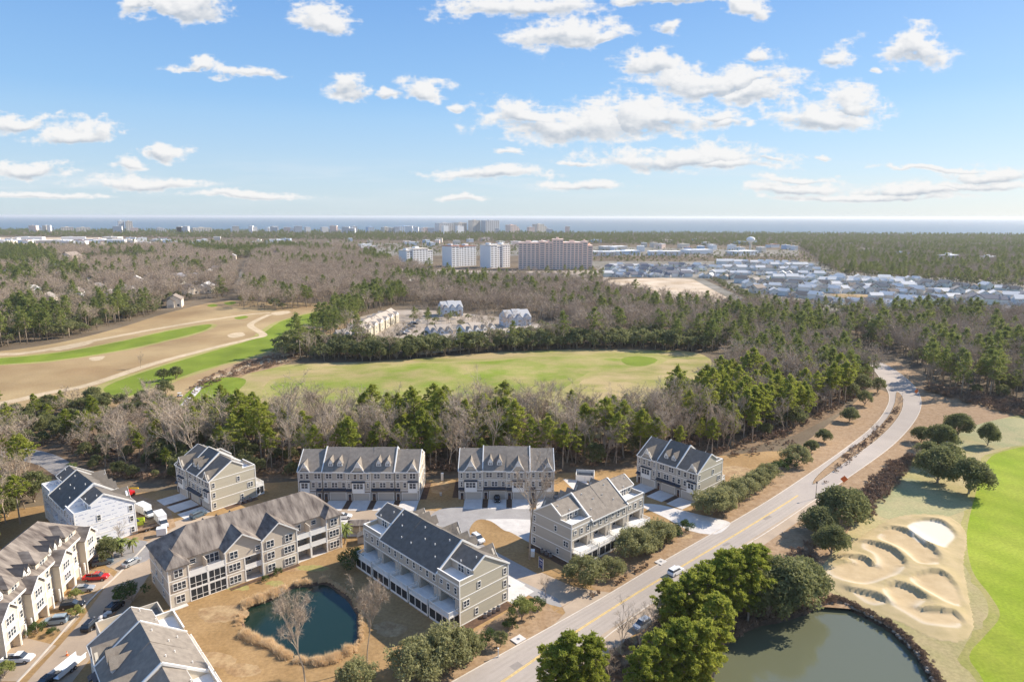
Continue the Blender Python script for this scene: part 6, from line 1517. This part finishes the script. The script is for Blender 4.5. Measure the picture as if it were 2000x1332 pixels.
TW_ = [(848, 884, 436.5, T_grey, 18, 7, 'grey beach tower left of the tallest pair'), (885, 911, 436, T_tan, 18, 5, 'tan beach tower joined to the grey one'), (914, 938, 431.5, T_tan, 22, 5, 'left half of the tallest beach pair'), (939, 975, 431.5, T_grey, 22, 7, 'right and wider half of the tallest beach pair'),
 (987, 1016, 440, T_pink, 12, 6, 'stepped pink beach hotel right of the tallest pair'), (1040, 1071, 438.5, T_tan, 13, 6, 'stepped tan beach hotel farthest right'), (768, 812, 443, T_blue, 12, 9, 'wide blue-grey beach block'), (813, 840, 446, T_grey, 10, 6, 'low grey beach block right of the wide blue one'),
 (742, 762, 445, T_tan, 10, 4, 'small tan beach tower left of the wide blue block'), (712, 730, 444.5, T_blue, 11, 4, 'small blue-grey beach tower'), (684, 697, 443.5, T_grey, 12, 3, 'narrow grey beach tower'), (227, 241, 433.5, T_white, 18, 3, 'left half of the lone white beach tower at the left'), (242, 257, 434.5, T_tan, 18, 3, 'right half of the lone white beach tower at the left'),
 (299, 321, 447, T_grey, 7, 5, 'low stepped beach hotel right of the lone white tower'), (368, 405, 447, T_tan, 7, 7, 'low tan beach hotel in the tree line'), (447, 462, 448, T_white, 6, 4, 'small white beach block in the tree line'), (513, 539, 446.5, T_white, 8, 5, 'white stepped beach hotel in the tree line'), (640, 667, 450, T_grey, 6, 6, 'low grey beach block left of the narrow tower'),
 (58, 94, 446, T_blue, 9, 8, 'bluish beach block at the far left'), (111, 137, 446.5, T_tan, 8, 5, 'left of two tan beach blocks at the far left'), (141, 169, 447, T_tan, 8, 5, 'right of two tan beach blocks at the far left')]
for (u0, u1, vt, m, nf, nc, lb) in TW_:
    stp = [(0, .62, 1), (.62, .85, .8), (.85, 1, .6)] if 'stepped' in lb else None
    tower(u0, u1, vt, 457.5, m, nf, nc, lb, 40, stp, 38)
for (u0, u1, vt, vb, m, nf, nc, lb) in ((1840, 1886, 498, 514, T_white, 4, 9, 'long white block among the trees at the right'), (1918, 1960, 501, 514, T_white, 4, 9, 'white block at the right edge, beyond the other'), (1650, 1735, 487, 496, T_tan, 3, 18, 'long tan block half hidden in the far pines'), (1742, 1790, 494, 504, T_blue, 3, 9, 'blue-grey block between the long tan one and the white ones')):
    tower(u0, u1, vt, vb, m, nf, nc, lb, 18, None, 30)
# low commercial buildings of the far strips
def shed(u, v, wpx, h, m, rm, label, group, dep=26):
    xa, ya = gp(u, v); w_ = wpx*ya/FPX; o = empty('commercial_building', (xa, ya), R(rnd.choice([0, 18, 30, 38])), label, 'building', group)
    q = MB(); q.box(0, w_, 0, dep, 0, h, m); q.build('wall', o); q = MB(); q.box(-.4, w_+.4, -.4, dep+.4, h, h+.8, rm); q.box(w_*.3, w_*.45, dep*.4, dep*.6, h+.8, h+2.4, m); q.build('roof', o); return o
fixed = [(-20, 477, 80, T_white), (70, 478, 90, T_tan), (30, 471, 45, T_white), (170, 477, 65, T_white), (120, 471, 40, T_white), (200, 470, 30, T_tan), (632, 494, 24, T_white), (1160, 500, 42, T_white), (1210, 499, 52, T_blue), (1270, 499, 60, T_white), (1345, 496, 55, T_white), (1440, 499, 60, T_white), (1180, 489, 50, T_tan)]
for i, (u, v, wp_, m) in enumerate(fixed):
    shed(u, v, wp_, 9, m, T_white, 'large pale commercial building, %s' % ('in the strip at the far left' if u < 300 else 'alone at the edge of the centre wood' if u < 700 else 'in the strip above the village'), 'large commercial buildings '+('far left' if u < 300 else 'above the village'), 34)
for i in range(95):
    u = rnd.uniform(250, 1560) if i < 70 else rnd.uniform(-20, 300); v = 470+(rnd.random()**.8)*((24 if 560 < u < 1200 else 12) if u < 1150 else 26)
    if 760 < u < 1160 and v > 484: v -= 12
    sec = 'far left' if u < 300 else 'left of the resort towers' if u < 740 else 'behind the resort towers' if u < 1160 else 'above the village'
    m = rnd.choice([T_white, T_white, T_tan, T_pink, T_blue]); big = rnd.random() < .35
    shed(u, v, rnd.uniform(14, 26) if big else rnd.uniform(7, 14), rnd.uniform(8, 13), m, rnd.choice([T_white, T_white, T_grey, M_tile, T_tan]), ('wide' if big else 'small')+' low pale building '+sec, ('wide' if big else 'small')+' low buildings '+sec, 18)
for i in range(34):
    u = rnd.uniform(560, 1120) if i < 16 else rnd.uniform(-20, 700); h = rnd.uniform(26, 40)
    shed(u, 458.2, rnd.uniform(7, 16), h, rnd.choice([T_white, T_tan, T_grey, T_pink]), T_white, 'low beach block among the towers on the shore' if u > 560 else 'low beach block in the shoreline tree band at the left', 'low beach blocks '+('centre' if u > 560 else 'left'), 20)
# water tower
xw, yw = gp(1465, 490); wt = empty('water_tower', (xw, yw), 0, 'white domed water tower standing above the far pines', 'water tower'); hw = ztop(yw, 461.5)
q = MB(); q.tube([(0, 0, 0), (0, 0, 3), (0, 0, hw-13)], [5, 2.6, 2.4], T_tan, 12); q.build('column', wt)
q = MB(); q.tube([(0, 0, hw-15), (0, 0, hw-12), (0, 0, hw-8), (0, 0, hw-4), (0, 0, hw-1.2), (0, 0, hw)], [2.6, 8, 10.5, 10, 6, .5], T_white, 20); q.build('tank', wt, smooth=True)

# ---------------------------------------------------------------- village houses
HR = [mat('house_roof_grey', (.33, .29, .25), .9), mat('house_roof_pale', (.74, .70, .64), .8), mat('house_roof_blue', (.22, .21, .22), .9), mat('house_roof_brown', (.26, .21, .17), .9)]
HW = [mat('house_wall_white', (.88, .83, .75), .8), mat('house_wall_blue', (.68, .70, .68), .8), mat('house_wall_cream', (.80, .70, .56), .8), mat('house_wall_green', (.70, .72, .64), .8)]
_hs = {}
def house(loc, rz, wi, ri, label, group, two=False, s=1., name='house'):
    key = (wi, ri, two)
    if key not in _hs:
        h = 5.6 if two else 3.0; b = MB(); b.box(-5, 5, -7, 7, 0, h, HW[wi]); b.pry(-7, 7, [(-5, h), (5, h), (0, h+2.9)], HW[wi]); b.box(-4.2, .4, -9, -7, 0, h*.9, HW[wi]); b.pry(-9, -7, [(-4.4, h*.9), (.6, h*.9), (-1.9, h*.9+2)], HW[wi])
        r = MB(); t = -.25
        for (xa, xb, xc, y0, y1, z0, z1) in ((-5.5, 5.5, 0, -7.5, 7.5, h-.15, h+3.2), (-4.8, 1.0, -1.9, -9.4, -4, h*.9-.15, h*.9+2.3)):
            r.slab([(xa, y0, z0), (xc, y0, z1), (xc, y1, z1), (xa, y1, z0)], t, HR[ri]); r.slab([(xc, y0, z1), (xb, y0, z0), (xb, y1, z0), (xc, y1, z1)], t, HR[ri])
        d = MB(); d.box(-3.5, -.5, -9.06, -9.01, .1, 2.3, M_door); d2 = MB(); d2.box(2, 3.6, -7.06, -7.01, 1, 2.4, M_glass)
        _hs[key] = [('wall', b.mesh('wall', fix=True)), ('roof', r.mesh('roof', fix=True)), ('garage_door', d.mesh('garage_door')), ('window', d2.mesh('window'))]
    o = empty(name, loc, rz, label, 'house', group); o.scale = (s, s, s)
    for nm_, me_ in _hs[key]: link(nm_, me_, o)
    return o
ROWS = [(1180, 540, 1345, 540, 13, 'd', 'in the row directly behind the graded sand'), (1182, 533, 1360, 534, 14, 'd', 'in the second row behind the graded sand'), (1185, 527, 1380, 529, 15, 'd', 'in the third row behind the graded sand'), (1190, 521, 1400, 523, 17, 'd', 'in the farthest row behind the graded sand'),
 (1365, 541, 1440, 545, 13, 'm', 'at the left front corner of the village centre'), (1385, 534, 1470, 536, 14, 'm', 'in the left middle of the village centre'), (1400, 527, 1600, 530, 14, 'w', 'in the tall white cluster of the village centre'), (1420, 520, 1590, 522, 16, 'w', 'behind the tall white cluster of the village'),
 (1480, 536, 1620, 540, 13, 'm', 'just before the tall white cluster'), (1500, 546, 1760, 552, 11.5, 'p', 'in the long row with pale white roofs'), (1440, 551, 1560, 560, 14, 'g', 'at the left of the grey-roofed quarter'), (1540, 560, 1780, 563, 12.5, 'g', 'in the row before the white roofs'), (1620, 570, 1850, 573, 12.5, 'g', 'in the row above the brown lawn strip'),
 (1770, 556, 1990, 566, 13, 'g', 'at the far right behind the lawn strip'), (1860, 574, 2010, 580, 14, 'b', 'in the right row with blue-grey roofs'), (1470, 570, 1600, 584, 15, 'g', 'left of the lawn strip'), (1600, 592, 1860, 594, 13, 'g', 'in the row below the brown lawn strip'), (1520, 600, 1600, 604, 15, 'g', 'at the near left corner of the village'), (1700, 605, 2010, 612, 14, 'b', 'in the nearest row of the village'), (1870, 590, 2010, 595, 14, 'b', 'second row from the near edge at the right'),
 (1450, 560, 1620, 570, 15, 'm', 'between the grey quarter and the hedge line'), (1700, 584, 1870, 586, 14, 'g', 'directly below the brown lawn strip'), (1620, 545, 1800, 550, 14, 'p', 'behind the long pale-roofed row'), (1400, 515, 1560, 517, 18, 'w', 'at the far edge of the village')]
nh = 0
for ri_, (u0, v0, u1, v1, sp, pal, lb) in enumerate(ROWS):
    a, b = gp(u0, v0), gp(u1, v1); L_ = math.hypot(b[0]-a[0], b[1]-a[1]); n = max(2, int(L_/(sp*.72))); dirn = math.atan2(b[1]-a[1], b[0]-a[0])
    names = {'d': 'small dark-roofed house with pastel walls ', 'm': 'small mixed-colour house ', 'w': 'tall white house ', 'p': 'small house with pale roof ', 'g': 'small grey-roofed house ', 'b': 'house with blue-grey roof '}[pal]
    for i in range(n):
        t = (i+.5)/n; x = a[0]+(b[0]-a[0])*t+rnd.uniform(-1, 1); y = a[1]+(b[1]-a[1])*t+rnd.uniform(-3, 3)
        ri = {'d': rnd.choice([2, 1, 2]), 'm': rnd.choice([0, 1, 1]), 'w': rnd.choice([1, 1, 0]), 'p': 1, 'g': rnd.choice([0, 1, 3]), 'b': rnd.choice([2, 0, 1])}[pal]; wi = {'w': rnd.choice([0, 0, 1]), 'p': rnd.choice([0, 0, 3]), 'd': rnd.choice([1, 3, 0])}.get(pal, rnd.randrange(4))
        rz = dirn+rnd.choice([0, .5, .75, math.pi/2])+rnd.uniform(-.06, .06) if pal != 'b' else dirn+math.pi/2*rnd.choice([0, 1])
        house((x, y), rz, wi, ri, names+lb, names.strip()+' group '+lb, pal == 'w' or rnd.random() < .3, rnd.uniform(.85, 1.1)*(1.1 if pal in 'b' else 1.)); nh += 1
print('HOUSES', nh)
for (u, v, rz, wi, ri, s, lb) in ((343, 600, 20, 2, 3, 1.3, 'sunlit cream house with steep roof at the wood edge by the left fairway'), (190, 575, 10, 0, 0, 1.3, 'grey-roofed house in the left wood, nearest the left edge of the group'), (268, 560, 30, 0, 1, 1.4, 'pale-roofed house in the left wood'), (346, 556, -10, 3, 2, 1.5, 'blue-green roofed house in the left wood'), (410, 545, 15, 0, 1, 1.4, 'white house by the straight street in the left wood'), (60, 583, 5, 0, 1, 1.4, 'pale house low in the wood at the left edge'), (15, 570, 5, 2, 3, 1.3, 'brown-roofed house at the far left edge'), (215, 590, 20, 0, 0, 1.3, 'grey house among bare trees left of the cream one'), (405, 572, 10, 2, 1, 1.3, 'pale house behind the cart path trees'), (140, 515, 0, 2, 3, 2.2, 'orange-brown house by the clearing in the far left wood'), (800, 563, 0, 0, 1, 1.2, 'white-roofed house deep in the centre wood'), (560, 492, 0, 0, 0, 1.5, 'house at the edge of the centre wood')):
    house(gp(u, v), R(rz), wi, ri, lb, None, True, s)
done = {(60,583),(190,575),(215,590),(268,560),(346,556),(410,545),(405,572),(343,600),(15,570)}
for k_, (u, v) in enumerate(q for q in WESTH if q not in done):
    ri = k_ % 4; where = 'left part' if u < 180 else 'middle part' if u < 340 else 'right part'
    house(gp(u, v), R(rnd.uniform(15, 60)), k_ % 3, ri, ['grey-roofed', 'pale-roofed', 'dark-roofed', 'brown-roofed'][ri]+' house among trees, %s of the left woods, %s' % (where, 'far' if v < 530 else 'near'), 'houses in the left woods', True, 1.3)
# club house and shops before the resort towers
for (u, v, rz, wi, ri, s, lb) in ((930, 553, 85, 2, 3, 2.0, 'club house with red-brown tiled roof before the white towers'), (1030, 548, 90, 2, 3, 1.6, 'left shop building with brown roof before the pink tower'), (1075, 548, 90, 2, 3, 1.6, 'right shop building with brown roof before the pink tower')):
    house(gp(u, v), R(rz), wi, ri, lb, None, False, s)

# ---------------------------------------------------------------- housing cluster beyond the fairway
def simple_row(P, th, n, uw, dep, hw, wallm, roofm, label, cat='townhouses', gab=True, trimm=None):
    o = empty('townhouse_row', P, th, label, cat); W_ = n*uw; yr = dep/2; zr_ = hw+dep*.28
    for i in range(n):
        dz = .5*(i % 2); q = MB(); q.prx(i*uw, (i+1)*uw, [(0, 0), (dep, 0), (dep, hw), (yr, zr_+dz), (0, hw)], wallm); q.build('unit_wall', o, fix=True)
        r_ = MB(); r_.slab([(i*uw-.1, -.5, hw-.2), ((i+1)*uw+.1, -.5, hw-.2), ((i+1)*uw+.1, yr, zr_+dz+.2), (i*uw-.1, yr, zr_+dz+.2)], -.2, roofm); r_.slab([(i*uw-.1, yr, zr_+dz+.2), ((i+1)*uw+.1, yr, zr_+dz+.2), ((i+1)*uw+.1, dep+.5, hw-.2), (i*uw-.1, dep+.5, hw-.2)], -.2, roofm)
        r_.build('roof', o)
        if gab:
            for (yy, y2) in ((-.9, 3.2), (dep+.9, dep-3.2)):
                xc = (i+.5)*uw; g = MB(); g.box(xc-uw*.3, xc+uw*.3, yy, y2, 0, hw, wallm); g.pry(yy, y2, [(xc-uw*.3, hw), (xc+uw*.3, hw), (xc, hw+2.2)], trimm or wallm); g.build('front_bay', o, fix=True)
                r_ = MB(); r_.slab([(xc-uw*.36, yy*1.1, hw-.3), (xc, yy*1.1, hw+2.5), (xc, y2, hw+2.5), (xc-uw*.36, y2, hw-.3)], -.15, roofm); r_.slab([(xc, yy*1.1, hw+2.5), (xc+uw*.36, yy*1.1, hw-.3), (xc+uw*.36, y2, hw-.3), (xc, y2, hw+2.5)], -.15, roofm); r_.build('bay_roof', o)
                for z in (1.6, 4.6): window(o, 1.8, 1.3, 2, xc, yy-.02 if yy < 0 else yy+.02, z, 0 if yy < 0 else math.pi)
    for y_ in (3, dep-3):
        for z in (1.6, 4.6): window(o, .9, 1.3, 1, -.02, y_, z, -math.pi/2); window(o, .9, 1.3, 1, W_+.02, y_, z, math.pi/2)
    return o
SB_ = mat('blue_siding', (.56, .62, .68), .8); RB_ = mat('blue_grey_roof', (.46, .45, .44), .9); RT_ = mat('sunbleached_roof', (.40, .34, .28), .9)
def row_px(u0, v0, u1, v1, n, dep, hw, wm, rm_, lb, gab=True, tm=None):
    a, b = gp(u0, v0), gp(u1, v1); L_ = math.hypot(b[0]-a[0], b[1]-a[1]); return simple_row(a, math.atan2(b[1]-a[1], b[0]-a[0]), n, L_/n, dep, hw, wm, rm_, lb, 'townhouses', gab, tm)
row_px(864, 619, 905, 617, 3, 16, 7.5, SB_, RB_, 'small blue townhouse block at the wood edge of the cluster, left of the two', tm=M_white)
row_px(990, 640, 1038, 637, 3, 17, 7.5, SB_, RB_, 'small blue townhouse block at the right end of the cluster', tm=M_white)
row_px(716, 662, 780, 628, 6, 13, 6.5, SID['beige'], RT_, 'long pale townhouse row with tan roof along the left of the cluster', tm=M_white)
row_px(818, 693, 930, 680, 6, 13, 5.5, HW[2], RT_, 'low row with tan roof rising behind the dark tree screen, left one')
row_px(950, 677, 1062, 662, 6, 13, 5.5, HW[2], RT_, 'low row with tan roof rising behind the dark tree screen, right one')
row_px(842, 664, 885, 660, 3, 12, 5.5, SB_, RT_, 'blue-fronted row in the middle of the cluster, left one', tm=M_white)
row_px(910, 661, 968, 653, 4, 12, 5.5, SB_, RT_, 'blue-fronted row in the middle of the cluster, right one', tm=M_white)
row_px(662, 676, 702, 672, 3, 12, 6, HW[2], RT_, 'cream row end showing through the tree screen at its left')
ccol_ = [P_black, P_white, P_silver, P_blue, P_black, P_white]
for i in range(12):
    t = i/11; u = 768+30*((i*37) % 10)/10*0+ (i % 6)*5.5+ (10 if i > 5 else 0); v = 654-(i % 6)*5.0-(0 if i < 6 else 2)
    car(rnd.choice(['sedan', 'suv']), ccol_[i % 6], gp(u+12, v+2), 5+rnd.uniform(-4, 4), 'small parked car in the bays beside the long pale row of the cluster', z=.07, group='cars parked in the housing cluster', parts=False)

# joined slim trims are too small to tell apart in the photograph
for o in list(scn.objects):
    if o.parent and o.name.split('.')[0] in ('trim', 'gutter', 'end_trim', 'barge_board', 'lower_siding', 'porch_frame', 'balcony_frame', 'side_screen', 'railing', 'coping', 'party_wall_coping'): o['kind'] = 'stuff'

rk = []
for i in range(3):
    q = MB(); rg3 = np.random.RandomState(400+i); vs = [(math.cos(t)*math.cos(p_)*rg3.uniform(.25, .5), math.sin(t)*math.cos(p_)*rg3.uniform(.25, .5), math.sin(p_)*.3) for p_ in (-.6, .2, 1.0) for t in [k*1.2566 for k in range(5)]]
    q.add(vs, [(j*5+k, j*5+(k+1) % 5, (j+1)*5+(k+1) % 5, (j+1)*5+k) for j in range(2) for k in range(5)]+[(10, 11, 12, 13, 14)], mat('bank_stone', (.40, .33, .26), .9, (.22, .17, .13), .8, 4)); rk.append(q.mesh('stone'))
scatter('bank_stones', ring(p2, 420, -.6, .9, .5, 1.3, lambda u, v: u > 1590), rk, 'brown stones along the lake bank below the bunkers')
rb = [npmesh('foliage', oak_geo(1.6, 1.0, 420, 10, 90, .2, .05)[0], 3, M_redl)]
o = empty('shrub', gp(1578, 1092), 0, 'small bright red-leaved shrub beside the evergreens on the verge', 'shrub'); link('foliage', rb[0], o)
